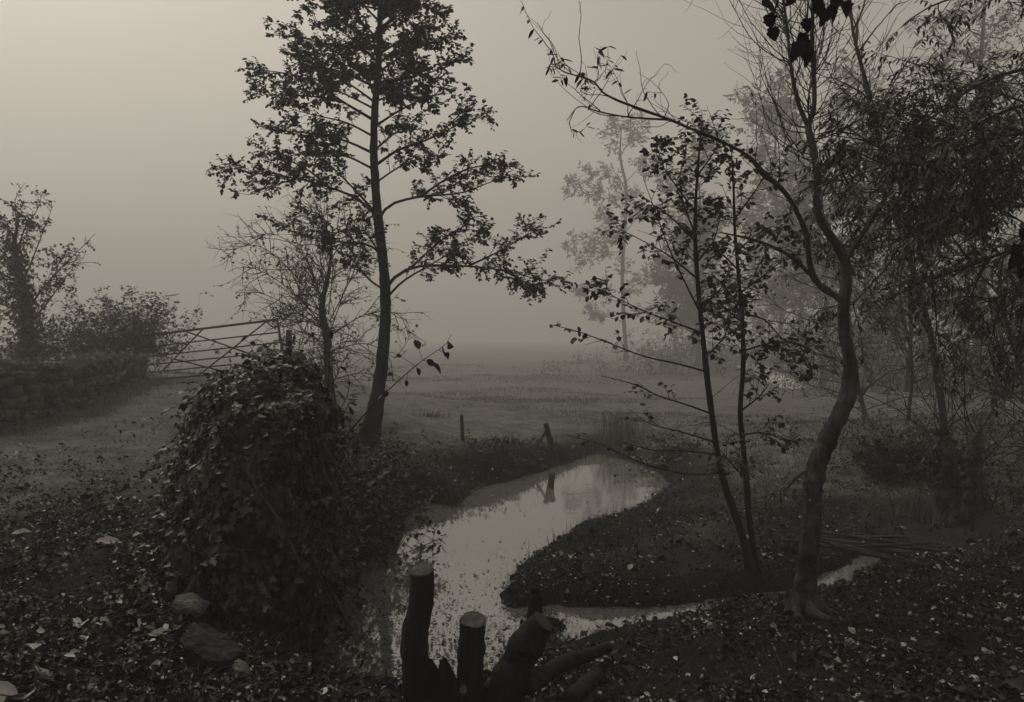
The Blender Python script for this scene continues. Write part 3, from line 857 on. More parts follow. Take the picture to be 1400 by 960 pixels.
# leafy small trees forming the dark thicket at right
thk = [('dark thicket tree with low spreading twigs left of the cut coppice', [(1190, 600, 12), (1200, 500, 10), (1215, 420, 7), (1210, 350, 2)], 18),
       ('dark thicket tree behind the low dark bush', [(1238, 600, 10), (1245, 500, 8), (1230, 400, 6), (1250, 310, 2)], 17),
       ('dark thicket tree at the right edge above the bare shoots', [(1385, 620, 14), (1375, 520, 11), (1390, 400, 8), (1370, 310, 2)], 15),
       ('thicket tree farther back in the gap right of the willow bend', [(1235, 570, 12), (1240, 480, 10), (1235, 380, 8), (1250, 280, 2)], 24),
       ('thicket tree farther back behind the right bare shoots', [(1340, 570, 12), (1345, 480, 10), (1335, 380, 8), (1350, 250, 2)], 23),
       ('thicket tree leaning in from outside the right edge', [(1450, 620, 16), (1430, 500, 13), (1400, 400, 10), (1370, 330, 3)], 12)]
for lab, pts, y in thk:
    k_ = rng.normal(0, 26, 2)
    pts = [(a + k_[0] * math.sin(i_ * 1.1) + k_[1] * .5 * i_, b, w * .5) for i_, (a, b, w) in enumerate(pts)]
    bg_tree('thicket_tree', lab, pts, y, .0048 * y, 4, (.35, .9), 6.5, ldens=9, llen=(.07 * y, .17 * y), t0=.06, up=.12, mat='bark_dark', twig_len=(.2, .6), leafy=.25, col='sapling_leaf', wander=.13, lr=.02, group='thicket trees behind the cut coppice')

# hawthorn behind the alder, twiggy and wind-drawn to the left
bg_tree('hawthorn_bush', 'half bare hawthorn with drooping twigs behind the alder and ivy wall', [(455, 590, 15), (450, 520, 13), (447, 460, 11), (440, 420, 8), (450, 370, 5), (455, 310, 2)], 15.5, .06, 4, (.4, 1.0), 12, ldens=9, llen=(.7, 1.7), t0=.12, up=.15, twig_len=(.15, .5), leafy=.3, col='far_leaf', wander=.14, mat='twig', lr=.014, twd=6,
        limbs=[([(447, 440), (410, 385), (370, 345), (335, 335), (300, 358)], .3), ([(446, 450), (400, 400), (360, 372), (330, 365), (312, 372)], -.4), ([(447, 455), (405, 425), (360, 402), (325, 400)], .5), ([(448, 450), (430, 380), (400, 320), (385, 300)], -.5), ([(449, 430), (455, 350), (440, 290)], .5),
               ([(450, 440), (480, 380), (500, 330)], .5), ([(450, 460), (500, 430), (545, 430), (560, 465)], .4), ([(450, 480), (500, 470), (540, 490)], -.4), ([(447, 470), (400, 450), (365, 440)], .2), ([(449, 460), (470, 400), (485, 350)], -.5), ([(450, 520), (500, 510), (530, 530)], .3), ([(447, 430), (415, 350), (375, 320), (345, 325)], .2)])

# ivy-clad tree on the far left
root = bg_tree('ivy_tree', 'leaning ivy clad tree with crooked bare arms at the left edge', [(38, 545, 22), (38, 480, 18), (36, 430, 15), (28, 380, 10), (20, 335, 6), (26, 300, 2)], 18.5, .07, 5, (.3, .8), 6, ldens=5, llen=(.6, 1.4), t0=.3, up=.2, leafy=.9, col='far_leaf', twig_len=(.15, .35), wander=.16, lr=.025, twd=4.5,
               limbs=[([(38, 425), (58, 395), (80, 370), (105, 345), (130, 320)], -.4), ([(60, 393), (85, 365), (115, 352)], .3), ([(36, 445), (60, 420), (75, 400), (95, 372), (110, 355)], .4), ([(22, 350), (35, 310), (52, 285), (58, 262)], .2), ([(30, 390), (50, 340), (72, 282)], -.3), ([(25, 370), (0, 340), (-20, 310)], .2), ([(28, 380), (-5, 380), (-40, 350)], -.2)])
q, rr = trunk_path([(38, 545, 22), (38, 480, 18), (36, 430, 15), (28, 380, 10), (20, 335, 6)], 18.5, 30)
n = 1500
k = rng.integers(0, 30, n); th = rng.uniform(0, 2 * np.pi, n)
nn = np.c_[np.cos(th), np.sin(th), rng.uniform(-.1, .3, n)]
lv = Leaves(); lv.add(q[k] + nn * (rr[k] * 1.3 + np.abs(rng.normal(0, .10, n)))[:, None] + rng.normal(0, .06, (n, 3)), rng.normal(0, 1, (n, 3)) + np.array([0, 0, -.6]), nn, rng.uniform(.06, .1, n))
br = [np.array(v_.co[:]) for v_ in [o for o in root.children if o.name.startswith('branches')][0].data.vertices]
br = np.array(br) + np.array(root.location); br = br[np.linalg.norm(br[:, :2] - q[15, :2], axis=1) < 1.15]
k = rng.integers(0, len(br), 2200); k = k[fbm(br[k], 1.7, 2) > -.1]
lv.add(br[k] + rng.normal(0, .06, (len(k), 3)), rng.normal(0, 1, (len(k), 3)) + np.array([0, 0, -.4]), rng.normal(0, .5, (len(k), 3)) + np.array([0, 0, 1.0]), rng.uniform(.05, .09, len(k)))
mb = MB(); lv.mesh(mb, IVY); mb.build('ivy', M['ivy_leaf'], root)


# ------------------------------------------------------------------ walls, hedge, gate
def wall_core(line, hgt, wid, zb, mat, name, parent=None, seed=0, amp=.08, f=2.2, n=60, m=22, pack=1.0, batter=.5):
    """rounded rough bank or wall along a line; returns surface points and normals too"""
    q = resample(np.c_[line, hgt, wid, zb], 400)    # x, y, height, width, base z
    u_ = np.linspace(0, 1, n) ** pack
    q = np.stack([np.interp(u_, np.linspace(0, 1, 400), q[:, j]) for j in range(5)], 1)
    s_ = np.concatenate([[0], np.cumsum(np.linalg.norm(np.diff(q[:, :2], axis=0), axis=1))])
    tn = nrmz(np.gradient(q[:, :2], axis=0))
    sd = np.c_[tn[:, 1], -tn[:, 0]]                 # right-hand side
    u = np.linspace(-1, 1, m)
    prof_x = (np.sign(u) * np.minimum(np.abs(u) * 1.8, 1))[None] * (1 + np.where(u < 0, batter, .5)[None] * np.interp(s_, [0, .3, 1.3], [.25, .45, 1])[:, None] * np.clip(np.abs(u) * 2 - .6, 0, 1.4) / 1.4)
    prof_z = np.clip((1 - np.abs(u)) * np.where(u < 0, 1.5, 2.0), 0, 1) ** .8
    V = np.zeros((n, m, 3))
    V[:, :, 0] = q[:, None, 0] + sd[:, None, 0] * prof_x * q[:, None, 3] / 2
    V[:, :, 1] = q[:, None, 1] + sd[:, None, 1] * prof_x * q[:, None, 3] / 2
    V[:, :, 2] = q[:, None, 4] + (q[:, None, 2] - q[:, None, 4]) * prof_z[None]
    # round off both ends
    for dd_, e in ((s_, .45), (s_[-1] - s_, .3)):
        t_ = np.clip(dd_ / e, 0, 1)
        k_ = np.sqrt(np.clip(1 - (1 - t_) ** 2, 0, 1))[:, None, None]
        c = np.c_[q[:, :2], q[:, 4]][:, None, :]
        V = c + (V - c) * np.concatenate([k_, k_, .35 + .65 * k_], 2)
    gx = np.gradient(V, axis=0); gy = np.gradient(V, axis=1)
    N = nrmz(np.cross(gx, gy))
    if N[n // 2, m // 2, 2] < 0:
        N = -N
    V = V + N * (amp * fbm(V + seed, f, 3))[..., None]
    idx = np.arange(n * m).reshape(n, m)
    mb = MB()
    mb.add(V, np.stack([idx[:-1, :-1], idx[:-1, 1:], idx[1:, 1:], idx[1:, :-1]], -1).reshape(-1, 4))
    mb.f.append(idx[0][None]); mb.f.append(idx[-1][::-1][None])
    return mb.build(name, mat, parent, True), V, N


def scatter(V, N, cnt, wrow=None):
    n, m, _ = V.shape
    A = np.linalg.norm(np.cross(V[1:, :-1] - V[:-1, :-1], V[:-1, 1:] - V[:-1, :-1]), axis=2)
    if wrow is not None:
        A = A * wrow[:-1, None]
    pr = (A / A.sum()).ravel()
    c = rng.choice(len(pr), cnt, p=pr)
    i, j = c // (m - 1), c % (m - 1)
    a, b = rng.random((2, cnt, 1))
    P = (V[i, j] * (1 - a) + V[i + 1, j] * a) * (1 - b) + (V[i, j + 1] * (1 - a) + V[i + 1, j + 1] * a) * b
    return P, N[i, j]


# the ivy-smothered wall end in the left foreground
WA = np.array([(-1.60, 5.0), (-1.70, 5.4), (-1.98, 6.2), (-2.5, 8.0), (-3.2, 10.5), (-4.1, 14.0), (-4.75, 17.0)])
root = thing('ivy_wall', 'old wall end smothered in dark ivy between the track and the stream', 'wall', (-1.7, 5.0, -.1))
core, V, N = wall_core(WA, np.array([.55, .92, 1.2, 1.05, .95, .95, 1.0]), np.array([.45, .5, .56, .62, .6, .6, .5]), np.array([-.45, -.5, -.55, -.4, -.3, -.2, 0]), M['soil_core'], 'wall', root, 3, .19, 1.7, n=160, m=44, pack=2.2, batter=1.7)
dist = 1 / (1 + (V[:, 0, 1] / 7) ** 3)
P, NN = scatter(V, N, 46000, dist)
cl = fbm(P, 3.2, 2)
keep = (cl > -.5) | (rng.random(len(P)) < .3)
for hx_, hy_, hr_ in ((345, 588, .10), (352, 745, .13), (318, 700, .09), (375, 690, .10)):
    ray = nrmz(W(hx_, hy_, 5.0) - CAM); dv_ = P - CAM
    keep &= (np.linalg.norm(dv_ - (dv_ @ ray)[:, None] * ray, axis=1) > hr_ * (1 + .5 * cl)) | (rng.random(len(P)) < .25) | (P[:, 1] > 6.5)
P, NN, cl = P[keep], NN[keep], cl[keep]
m = len(P)
lift = rng.uniform(.0, .08, m) + np.clip(cl, -.3, 1) * .2
lv = Leaves()
dd = rng.normal(0, .7, (m, 3)) + np.array([0, 0, -.8])
dd = dd - (dd * NN).sum(1, keepdims=True) * NN * .8
lv.add(P + NN * lift[:, None], dd, NN + np.array([0, 0, .35]) + rng.normal(0, .3, (m, 3)), np.clip(rng.lognormal(-3.4, .4, m), .014, .085))
P, NN = scatter(V, N, 520, dist)
st = walk(P + NN * .02, nrmz(NN * .7 + rng.normal(0, .5, P.shape)), rng.uniform(.12, .5, len(P)), 7, .16, (0, 0, -.16))
lv.on(st, 9, .045, .2, droop=.4, var=.5)
mb = MB(); lv.mesh(mb, IVY); mb.build('ivy', M['ivy_leaf'], root)
mb = MB(); tubes(mb, st, taper(len(st), 8, .004, .0015), 4)
P, NN = scatter(V, N, 900, dist); kk = (P[:, 1] < 6.2) & (P[:, 2] > .1); P, NN = P[kk][:46], NN[kk][:46]
st = walk(P + NN * .05, nrmz(rng.normal(0, .3, P.shape) + np.array([0, 0, -1])), rng.uniform(.4, 1.0, len(P)), 15, .13, (0, 0, -.12))
tubes(mb, st, taper(len(st), 16, .016, .008), 7, rough=.35)
mb.build('ivy_stem', M['moss_stem'], root, True)
# shoots standing out of its crest
i0 = [W(a, b, y) for a, b, y in [(375, 510, 6.3), (390, 500, 6.4), (405, 498, 6.5), (420, 505, 6.5), (435, 520, 6.4), (442, 535, 6.3), (345, 515, 6.2), (322, 535, 6.0), (448, 560, 6.2), (395, 505, 6.8), (415, 510, 7.0)]]
shrub('bramble_crest', 'bramble shoots and leaves growing from the crest of the ivy wall', 'bramble', np.repeat(np.array(i0), 4, 0) + rng.normal(0, .07, (44, 3)) - np.array([0, 0, .1]), rng.uniform(.1, .26, 44), .05, 5, (1, 9, .2, .2), spread=.6)
# leafy laurel-like stalk
lv = Leaves(); mb = MB()
root = thing('leafy_stalk', 'upright stalk with long paired leaves behind the ivy wall crest', 'plant', W(440, 585, 6.0))
st = resample([W(436, 600, 6.0), W(445, 560, 6.0), W(449, 520, 5.98), W(451, 480, 5.95), W(455, 462, 5.95)], 10)
s2_ = resample([W(430, 600, 6.0), W(468, 555, 6.05), W(478, 525, 6.1), W(472, 505, 6.1)], 10)
st = np.stack([st, s2_])
for q in st:
    mb = MB(); tubes(mb, q[None], taper(1, 10, .006, .002), 5); mb.build('stem', M['twig'], root, True)
lv.on(st, 13, .12, .25, droop=.1, jit=.2); mb = MB(); lv.mesh(mb, LANCE); mb.build('foliage', M['bramble_leaf'], root)
# old log sticking out of the wall top
lg = MB(); qq = resample([W(334, 494, 6.1), W(350, 509, 6.12), W(374, 532, 6.18)], 10); tubes(lg, qq[None], np.full((1, 10), .03), 9, cap=True, rough=.2)
tag(lg.build('log', M['bark_dark'], None, True), 'short dark branch stub poking out of the ivy wall crest', 'log')

# bramble bank between the ivy wall and the water
bs = np.c_[rng.uniform(-2.5, -1.35, 150), rng.uniform(6.6, 10.2, 150)]
bs = bs[water_s(bs) > -.05]
bs = np.c_[bs, ground_z(bs)]
shrub('bramble_bush', 'tangled dark bramble bank overhanging the water right of the ivy wall', 'bramble', bs, rng.uniform(.35, .95, len(bs)), .06, 5, (1, 7, .15, .4), spread=.6, arch=-.07, lean=(.25, -.05))
bs = np.c_[rng.uniform(-3.4, -1.9, 90), rng.uniform(10.3, 13.8, 90)]
bs = np.c_[bs, ground_z(bs)]
shrub('bramble_bush', 'low bramble patch around the foot of the alder trunk', 'bramble', bs, rng.uniform(.15, .4, len(bs)), .06, 4, (1, 6, .15, .4), spread=.6, arch=-.06)
bs = np.c_[rng.uniform(-2.6, 1.2, 700), rng.uniform(10, 15.2, 700)]
sb_ = water_s(bs); bs = bs[(sb_ > 0) & (sb_ < .9)][:330]
bs = np.c_[bs, ground_z(bs)]
shrub('bank_herbs', 'straggling low herbs and nettles along the far left bank of the stream', 'plants', bs, rng.uniform(.08, .3, len(bs)), .05, 4, (1, 8, .15, .2), spread=.7, arch=-.05)
# single arching shoot with a few big leaves, in front of the alder
root = thing('bramble_shoot', 'single arching shoot with a few big leaves crossing in front of the alder trunk', 'bramble', W(455, 610, 6.6))
st = resample([W(452, 625, 6.7), W(478, 590, 6.6), W(505, 560, 6.5), W(540, 525, 6.4), W(575, 495, 6.3), W(608, 472, 6.2), W(617, 458, 6.2)], 20)
mb = MB(); tubes(mb, st[None], taper(1, 20, .008, .002), 6)
lv = Leaves()
pts = [(549, 488, 10), (537, 512, 12), (556, 520, 11), (573, 478, 20), (590, 497, 24), (583, 492, 18), (604, 478, 26), (612, 470, 22), (608, 483, 20), (520, 540, 12), (530, 535, 14), (570, 503, 14)]
for a, b, w in pts:
    c = W(a, b, 6.3); kk = st[np.argmin(np.linalg.norm(st - c, axis=1))]
    d = c - kk + np.array([.01, 0, -.03])
    lv.add(c[None], d[None], np.array([[.2, -1, .4]]) + rng.normal(0, .3, (1, 3)), np.array([w * 6.3 / FPX * .8]))
    tubes(mb, np.stack([kk, (kk + c) / 2, c])[None], np.full((1, 3), .002), 3)
mb.build('stem', M['twig'], root, True)
mb = MB(); lv.mesh(mb, OVAL2); mb.build('foliage', M['bramble_leaf'], root)
root = thing('bare_shoot', 'thin bare shoot drooping from the brambles towards the water', 'bramble', W(470, 640, 7.5))
st = resample([W(455, 590, 7.4), W(480, 640, 7.5), W(500, 670, 7.6), W(530, 700, 7.8), W(550, 708, 7.9)], 16)
mb = MB(); tubes(mb, st[None], taper(1, 16, .006, .002), 5)
sb, _, _ = children(st[None], 8, .5, 1, 45, (.08, .2), .2, n=4); tubes(mb, sb, taper(len(sb), 5, .003, .001), 3)
mb.build('stem', M['twig'], root, True)

# dry-stone wall and its hedge, far left
LW = np.array([(-9.6, 9.5), (-7.95, 11.6), (-8.05, 13.4), (-8.3, 15.6), (-8.6, 18.0)])
zg = ground_z(LW)
root = thing('stone_wall', 'low mossy dry stone wall beside the track on the left', 'wall', (-8.1, 14, gz(-8.1, 14)))
_, V, N = wall_core(LW, zg + np.array([.95, .95, .85, .75, .6]), np.array([.5] * 5), zg - .15, M['soil_core'], 'core', root, 9, .05, 2.5, n=60, m=24)
mb = MB()
P, NN = scatter(V, N, 1100)
for c, nv in zip(P, NN):
    s = np.array([rng.uniform(.06, .17), rng.uniform(.08, .12), rng.uniform(.035, .085)])
    cube = np.array([(x, y, z) for x in (-1, 1) for y in (-1, 1) for z in (-1, 1)], float) * s * .8 + rng.normal(0, .022, (8, 3))
    tdir = nrmz(np.array([-nv[1], nv[0], 0.0]) + 1e-6); 
    up_ = np.array([0, 0, 1.0]); out = np.cross(tdir, up_)
    mb.add(c + cube[:, :1] * tdir + cube[:, 1:2] * out + cube[:, 2:] * up_, [(0, 1, 3, 2), (4, 6, 7, 5), (0, 4, 5, 1), (2, 3, 7, 6), (0, 2, 6, 4), (1, 5, 7, 3)])
mb.build('stone_face', M['drystone'], root)
mb = MB(); cp = resample(np.c_[LW, zg + np.array([.95, .95, .85, .75, .6])], 46)
for c in cp:
    s = np.array([rng.uniform(.16, .26), rng.uniform(.08, .12), rng.uniform(.025, .05)])
    cube = np.array([(x, y, z) for x in (-1, 1) for y in (-1, 1) for z in (-1, 1)], float)[:, [1, 0, 2]] * s + rng.normal(0, .018, (8, 3))
    mb.add(c + np.array([rng.normal(.06, .04), 0, rng.normal(.03, .02)]) + cube, [(0, 1, 3, 2), (4, 6, 7, 5), (0, 4, 5, 1), (2, 3, 7, 6), (0, 2, 6, 4), (1, 5, 7, 3)])
mb.build('coping', M['coping'], root)
P, NN = scatter(V, N, 3200)
kk = fbm(P, 1.2, 2) > .2
P, NN = P[kk], NN[kk]
lv = Leaves(); m = len(P)
lv.add(P + NN * rng.uniform(.08, .2, (m, 1)), rng.normal(0, .7, (m, 3)) + np.array([0, 0, -.8]), NN + rng.normal(0, .3, (m, 3)), rng.uniform(.04, .08, m))
mb = MB(); lv.mesh(mb, IVY); mb.build('ivy', M['ivy_leaf'], root)

hb = []
for a, b, y, n_, sx in [(20, 545, 19.3, 26, 1.0), (60, 540, 19.3, 26, 1.0), (100, 535, 19.4, 36, .8), (140, 530, 19.5, 46, .8), (180, 528, 19.6, 60, .8), (196, 528, 19.8, 36, .4)]:
    c = W(a, 500, y)
    for _ in range(n_):
        x, yy = c[0] + rng.normal(0, sx * .6), c[1] + rng.normal(0, .35)
        h = np.interp(a, [20, 60, 100, 140, 180, 205], [1.3, 1.3, 1.55, 1.9, 2.3, 1.9])
        hb.append((x, yy, gz(x, yy), h * rng.uniform(.65, 1.05)))
hb = np.array(hb)
shrub('hedge', 'shaggy misty hedge behind the stone wall left of the gate', 'hedge', hb[:, :3], hb[:, 3], .075, 4, (1, 6, .25, .5), col='far_leaf', spread=.22, twl=(.1, .25), arch=-.01)

wp = np.c_[np.interp(np.linspace(9.6, 18, 3600), LW[:, 1], LW[:, 0]) + rng.normal(.1, .22, 3600), np.linspace(9.6, 18, 3600)]
_z = np.interp(wp[:, 1], LW[:, 1], zg + np.array([.95, .95, .85, .75, .6]))
wallgrass = (np.c_[wp, _z], np.c_[wp + np.array([.42, 0]), ground_z(wp + np.array([.42, 0]))])
# field gate
TL, TR, BL, BR = W(182, 461, 19.2), W(379, 437, 18.0), W(190, 521, 19.2), W(390, 503, 18.0)


def gp(u, v):
    return (BL * (1 - u) + BR * u) * (1 - v) + (TL * (1 - u) + TR * u) * v


root = thing('field_gate', 'weathered metal five bar field gate hanging askew across the track', 'gate', (BL + BR) / 2)


def bar(name, a, b, r, k=8):
    mb = MB(); tubes(mb, np.linspace(a, b, 4)[None], np.full((1, 4), r), k, cap=True)
    return mb.build(name, M['metal'], root, True)


for v, r in ((0, .024), (.17, .017), (.34, .017), (.53, .017), (.74, .017), (1, .028)):
    bar('rail', gp(0, v), gp(1, v), r)
bar('stile', gp(0, -.01), gp(0, 1.02), .026); bar('stile', gp(1, -.01), gp(1, 1.02), .028)
off = np.array([0, -.035, 0])
for a, b in (((.16, .12), (.5, .98)), ((.38, .99), (.83, .3)), ((.44, .03), (.93, .98)), ((.27, .42), (.62, .02))):
    bar('brace', gp(*a) + off, gp(*b) + off, .018)
bar('brace', gp(.93, .98) + off, gp(.985, .8) + off, .016)
lt = MB(); tubes(lt, np.stack([gp(.95, .42), gp(.955, .58), gp(1.02, .56)])[None], np.full((1, 3), .014), 6, cap=True); lt.build('latch', M['metal'], root, True)


def post(name, label, a, b, r, mat='post', k=7, flatten=1.0):
    mb = MB(); qq = np.linspace(a, b, 8); qq[1:-1] += rng.normal(0, r * .06, (6, 3))
    rr = r * np.linspace(1.06, .94, 8)
    tubes(mb, qq[None], rr[None], k, cap=True, rough=.1)
    o = mb.build(name, M[mat], None, False)
    return tag(o, label, 'post')


pb = W(394, 500, 17.7); pb[2] = gz(pb[0], pb[1]) - .1
post('gate_post', 'stout wooden gate post beside the gate, right of its latch', pb, W(395, 451, 17.7), .075)
pb = W(385, 500, 17.8); pb[2] = gz(pb[0], pb[1]) - .1
post('gate_post', 'short thin stake between the gate and the stout gate post', pb, W(385, 468, 17.8), .035)

# posts in the meadow
pb = G(633, 606, -.5); pb[2] = gz(pb[0], pb[1]) - .1
post('fence_post', 'short upright fence post in the meadow beyond the water', pb, W(631, 567, pb[1]), .035)
pb = W(757, 606, 14.6); pb[2] = gz(pb[0], pb[1]) - .08
root = thing('broken_post', 'broken fence post propped by a strut at the far bank', 'post', pb)
mb = MB(); tubes(mb, np.linspace(pb, W(746, 579, 14.5), 6)[None], np.full((1, 6), .055), 7, cap=True, rough=.15); mb.build('post', M['post'], root)
pc = W(731, 604, 14.3); pc[2] = gz(pc[0], pc[1]) - .05
mb = MB(); tubes(mb, np.linspace(pc, W(747, 588, 14.45), 6)[None], np.full((1, 6), .028), 6, cap=True, rough=.15); mb.build('strut', M['post'], root)
# stub standing out of the water, seen near the far shore
mb = MB(); c = G(751, 668, WL)
tubes(mb, np.linspace(c + np.array([0, 0, -.2]), c + np.array([.05, 0.1, .22]), 5)[None], np.full((1, 5), .05), 7, cap=True, rough=.1)
tag(mb.build('stake', M['post'], None), 'short dark stake standing in the water near the far shore', 'post')

# ------------------------------------------------------------------ cut coppice in the foreground
yc = 4.3
root = thing('coppice_stump', 'cut coppice stool with several sawn stems rising at the front water edge', 'stump', W(620, 950, yc))


def stem(pts, y, name='stem', tilt=(0, -.25, 1), mat='bark_dark', cutmat='cut', k=44, n=70, cut=True, par=None, rough=.09):
    q, rr = trunk_path(pts, y, n)
    mb = MB()
    v = tubes(mb, q[None], rr[None], k, rough=rough, fiss=.10)
    # saw cut: flatten the top ring onto a tilted plane
    top = v[0, -1]
    nv = nrmz(np.array(tilt, float)); c = top.mean(0)
    top2 = top - ((top - c) @ nv)[:, None] * nv / max(nv[2], .3) * np.array([0, 0, 1.0]) * 0
    top2[:, 2] = c[2] - ((top[:, :2] - c[:2]) @ nv[:2]) / nv[2]
    mb.v[0].reshape(n, k, 3)[-1] = top2
    o = mb.build(name, M[mat], par if par is not None else root, True)
    if cut:
        cm = MB()
        rings = [c + (top2 - c) * s + np.array([0, 0, h]) for s, h in ((1.0, .001), (.93, -.003), (.86, .003), (.6, .001), (.45, -.002), (.2, .002))]
        rv = np.vstack(rings); rv[k:, 2] += .0025 * fbm(rv[k:] * np.array([1, .3, 1]), 60, 2); ii = np.arange(6 * k).reshape(6, k)
        cm.add(rv, np.stack([ii[:-1], np.roll(ii, -1, 1)[:-1], np.roll(ii, -1, 1)[1:], ii[1:]], -1).reshape(-1, 4))
        cm.f.append(ii[-1][None])
        cm.build('cut_face', M[cutmat], o, False)
    return o


stem([(574, 985, 44), (570, 945, 36), (566, 895, 33), (568, 862, 33), (574, 828, 33), (577, 800, 33), (577, 779, 31)], yc, tilt=(-.15, -.4, 1))
stem([(640, 985, 46), (641, 940, 37), (643, 900, 35), (645, 870, 34), (647, 849, 32)], yc + .03, tilt=(.1, -.45, 1))
stem([(618, 985, 36), (613, 940, 26), (609, 918, 21), (606, 903, 9)], yc - .03, tilt=(-.6, -.2, 1), cut=False)
stem([(606, 985, 34), (598, 940, 24), (590, 915, 15), (587, 903, 9)], yc + .02, tilt=(.6, -.2, 1), cut=False)
stem([(668, 990, 62), (690, 945, 54), (711, 902, 42), (728, 868, 32), (742, 849, 24)], yc + .1, tilt=(.75, -.25, 1), cutmat='post')
stem([(722, 900, 20), (729, 865, 18), (732, 840, 17), (733, 822, 15), (733, 808, 12)], yc + .25, tilt=(0, -.2, 1), cut=False)
stem([(632, 985, 12), (632, 960, 12), (633, 945, 11)], yc - .12, tilt=(0, -1.2, 1))
mb = MB()
c0 = W(630, 985, yc)
th = np.linspace(0, 2 * np.pi, 25)[:-1]
rings = []
for s, h in ((1.25, -.25), (1.1, .0), (.9, .07), (.6, .1), (.2, .11)):
    rr_ = np.c_[np.cos(th) * .40 * s, np.sin(th) * .22 * s, np.full(24, h)] + c0 + np.array([.0, .02, -.02])
    rr_ = rr_ + .05 * fbm(rr_, 6, 3)[:, None] * np.array([1, 1, .8])
    rings.append(rr_)
ii = np.arange(120).reshape(5, 24)
mb.add(np.vstack(rings), np.stack([ii[:-1], np.roll(ii, -1, 1)[:-1], np.roll(ii, -1, 1)[1:], ii[1:]], -1).reshape(-1, 4)); mb.f.append(ii[-1][None])
mb.build('stool', M['bark_dark'], root, True)
mb = MB(); st = resample([W(655, 915, yc), W(668, 920, yc + .02), W(683, 917, yc + .05), W(697, 905, yc + .08), W(702, 880, yc + .1)], 14); tubes(mb, st[None], taper(1, 14, .006, .003), 5); mb.build('root', M['bark_dark'], root, True)


def lying(name, label, pts, mat='bark', cat='log', k=10, group=None):
    """(px, py, y, radius)"""
    q = resample(np.array([list(W(a, b, y)) + [r] for a, b, y, r in pts]), 14)
    q[:, 2] = np.maximum(q[:, 2], ground_z(q[:, :2]) + q[:, 3] * .55)
    q = resample(q, 70); mb = MB(); tubes(mb, q[None, :, :3], q[None, :, 3], 32, cap=True, rough=.12, fiss=.12)
    return tag(mb.build(name, M[mat], None, True), label, cat, group)


lying('log', 'pale barked log lying beside the right sawn stem, running up the bank', [(722, 940, 4.35, .045), (765, 910, 4.6, .042), (800, 898, 4.75, .04), (832, 884, 4.9, .03)])
lying('log', 'short thick log end at the bottom edge right of the stump', [(778, 958, 4.2, .045), (800, 938, 4.35, .045), (817, 923, 4.45, .042)])

# pile of cut poles beyond the willow
labs = ['topmost pale pole of the pile behind the willow, reaching farthest right', 'second pole from the top of the pile, slightly bowed', 'short thick pole in the middle of the pile', 'thin dark pole lying along the front of the pile',
        'long pole at the base of the pile, nearest the camera', 'crooked thin pole crossing the pile at a slant', 'pole at the back of the pile, half hidden by grass', 'stub pole sticking out from the left end of the pile']
pl = [((1112, 731, 8.0), (1295, 742, 8.05), .022), ((1108, 738, 7.9), (1265, 745, 7.95), .026), ((1118, 745, 7.8), (1235, 749, 7.85), .032), ((1120, 753, 7.65), (1262, 760, 7.6), .018),
      ((1125, 757, 7.6), (1250, 765, 7.5), .024), ((1130, 748, 7.75), (1278, 738, 7.9), .016), ((1110, 727, 8.15), (1250, 733, 8.2), .022), ((1085, 741, 7.8), (1185, 752, 7.7), .02)]
for lab, (a, b, r) in zip(labs, pl):
    A_, B_ = W(*a), W(*b); r *= .75
    A_ = A_ + rng.normal(0, .05, 3); B_ = B_ + rng.normal(0, .07, 3)
    q = np.linspace(A_, B_, 12)
    lift = np.maximum(0, (ground_z(q[:, :2]) + r * .6 - q[:, 2]).max())
    q[:, 2] += lift - 0.0
    q[:, 1] += rng.normal(0, .05) * np.linspace(-1, 1, 12)
    q[1:-1] += np.c_[np.zeros(10), .015 * np.sin(np.linspace(0, 2.5, 10) + rng.uniform(0, 6)), .006 * np.sin(np.linspace(0, 3, 10) + rng.uniform(0, 6))]
    mb = MB(); q = resample(q, 40); tubes(mb, q[None], taper(1, 40, r * 1.1, r * .75), 12, cap=True, rough=.14, fiss=.12)
    tag(mb.build('cut_pole', M['pole'], None, True), lab, 'pole', 'cut poles piled behind the willow')

# cut coppice on the right with bare shoots
yk = 9.2
root = thing('coppice_tree', 'old cut coppice of stout mossy stems with bare shoots in the right middle distance', 'tree', W(1305, 702, yk))
for pts, y in (([(1303, 706, 34), (1300, 670, 24), (1297, 640, 22), (1292, 612, 22), (1288, 588, 19)], yk), ([(1330, 704, 34), (1330, 660, 25), (1331, 625, 22), (1336, 592, 17)], yk + .1), ([(1290, 704, 24), (1284, 665, 15), (1280, 640, 12), (1276, 616, 9)], yk + .05), ([(1315, 705, 30), (1316, 670, 20), (1318, 645, 14)], yk + .2))[:3]:
    q, rr = trunk_path(pts, y, 20); q, rr = fit_root(q, rr * .88, 1.15)
    add_trunk(root, q, rr, M['bark_coppice'], 'stem', 32, .22, .2, 120)
lv = Leaves()
for ob in [o for o in root.children if o.name.startswith('stem')]:
    vv = np.array([v_.co[:] for v_ in ob.data.vertices]) + np.array(root.location)
    nn = np.array([v_.normal[:] for v_ in ob.data.vertices]); k = rng.integers(0, len(vv), 170)
    k = k[fbm(vv[k], 3.0, 2) > -.15]
    lv.add(vv[k] + nn[k] * rng.uniform(.0, .07, (len(k), 1)), rng.normal(0, .7, (len(k), 3)) + np.array([0, 0, -.7]), nn[k] + rng.normal(0, .3, (len(k), 3)), rng.uniform(.03, .07, len(k)))
mb = MB(); lv.mesh(mb, IVY); mb.build('ivy', M['ivy_leaf'], root)
mb = MB()
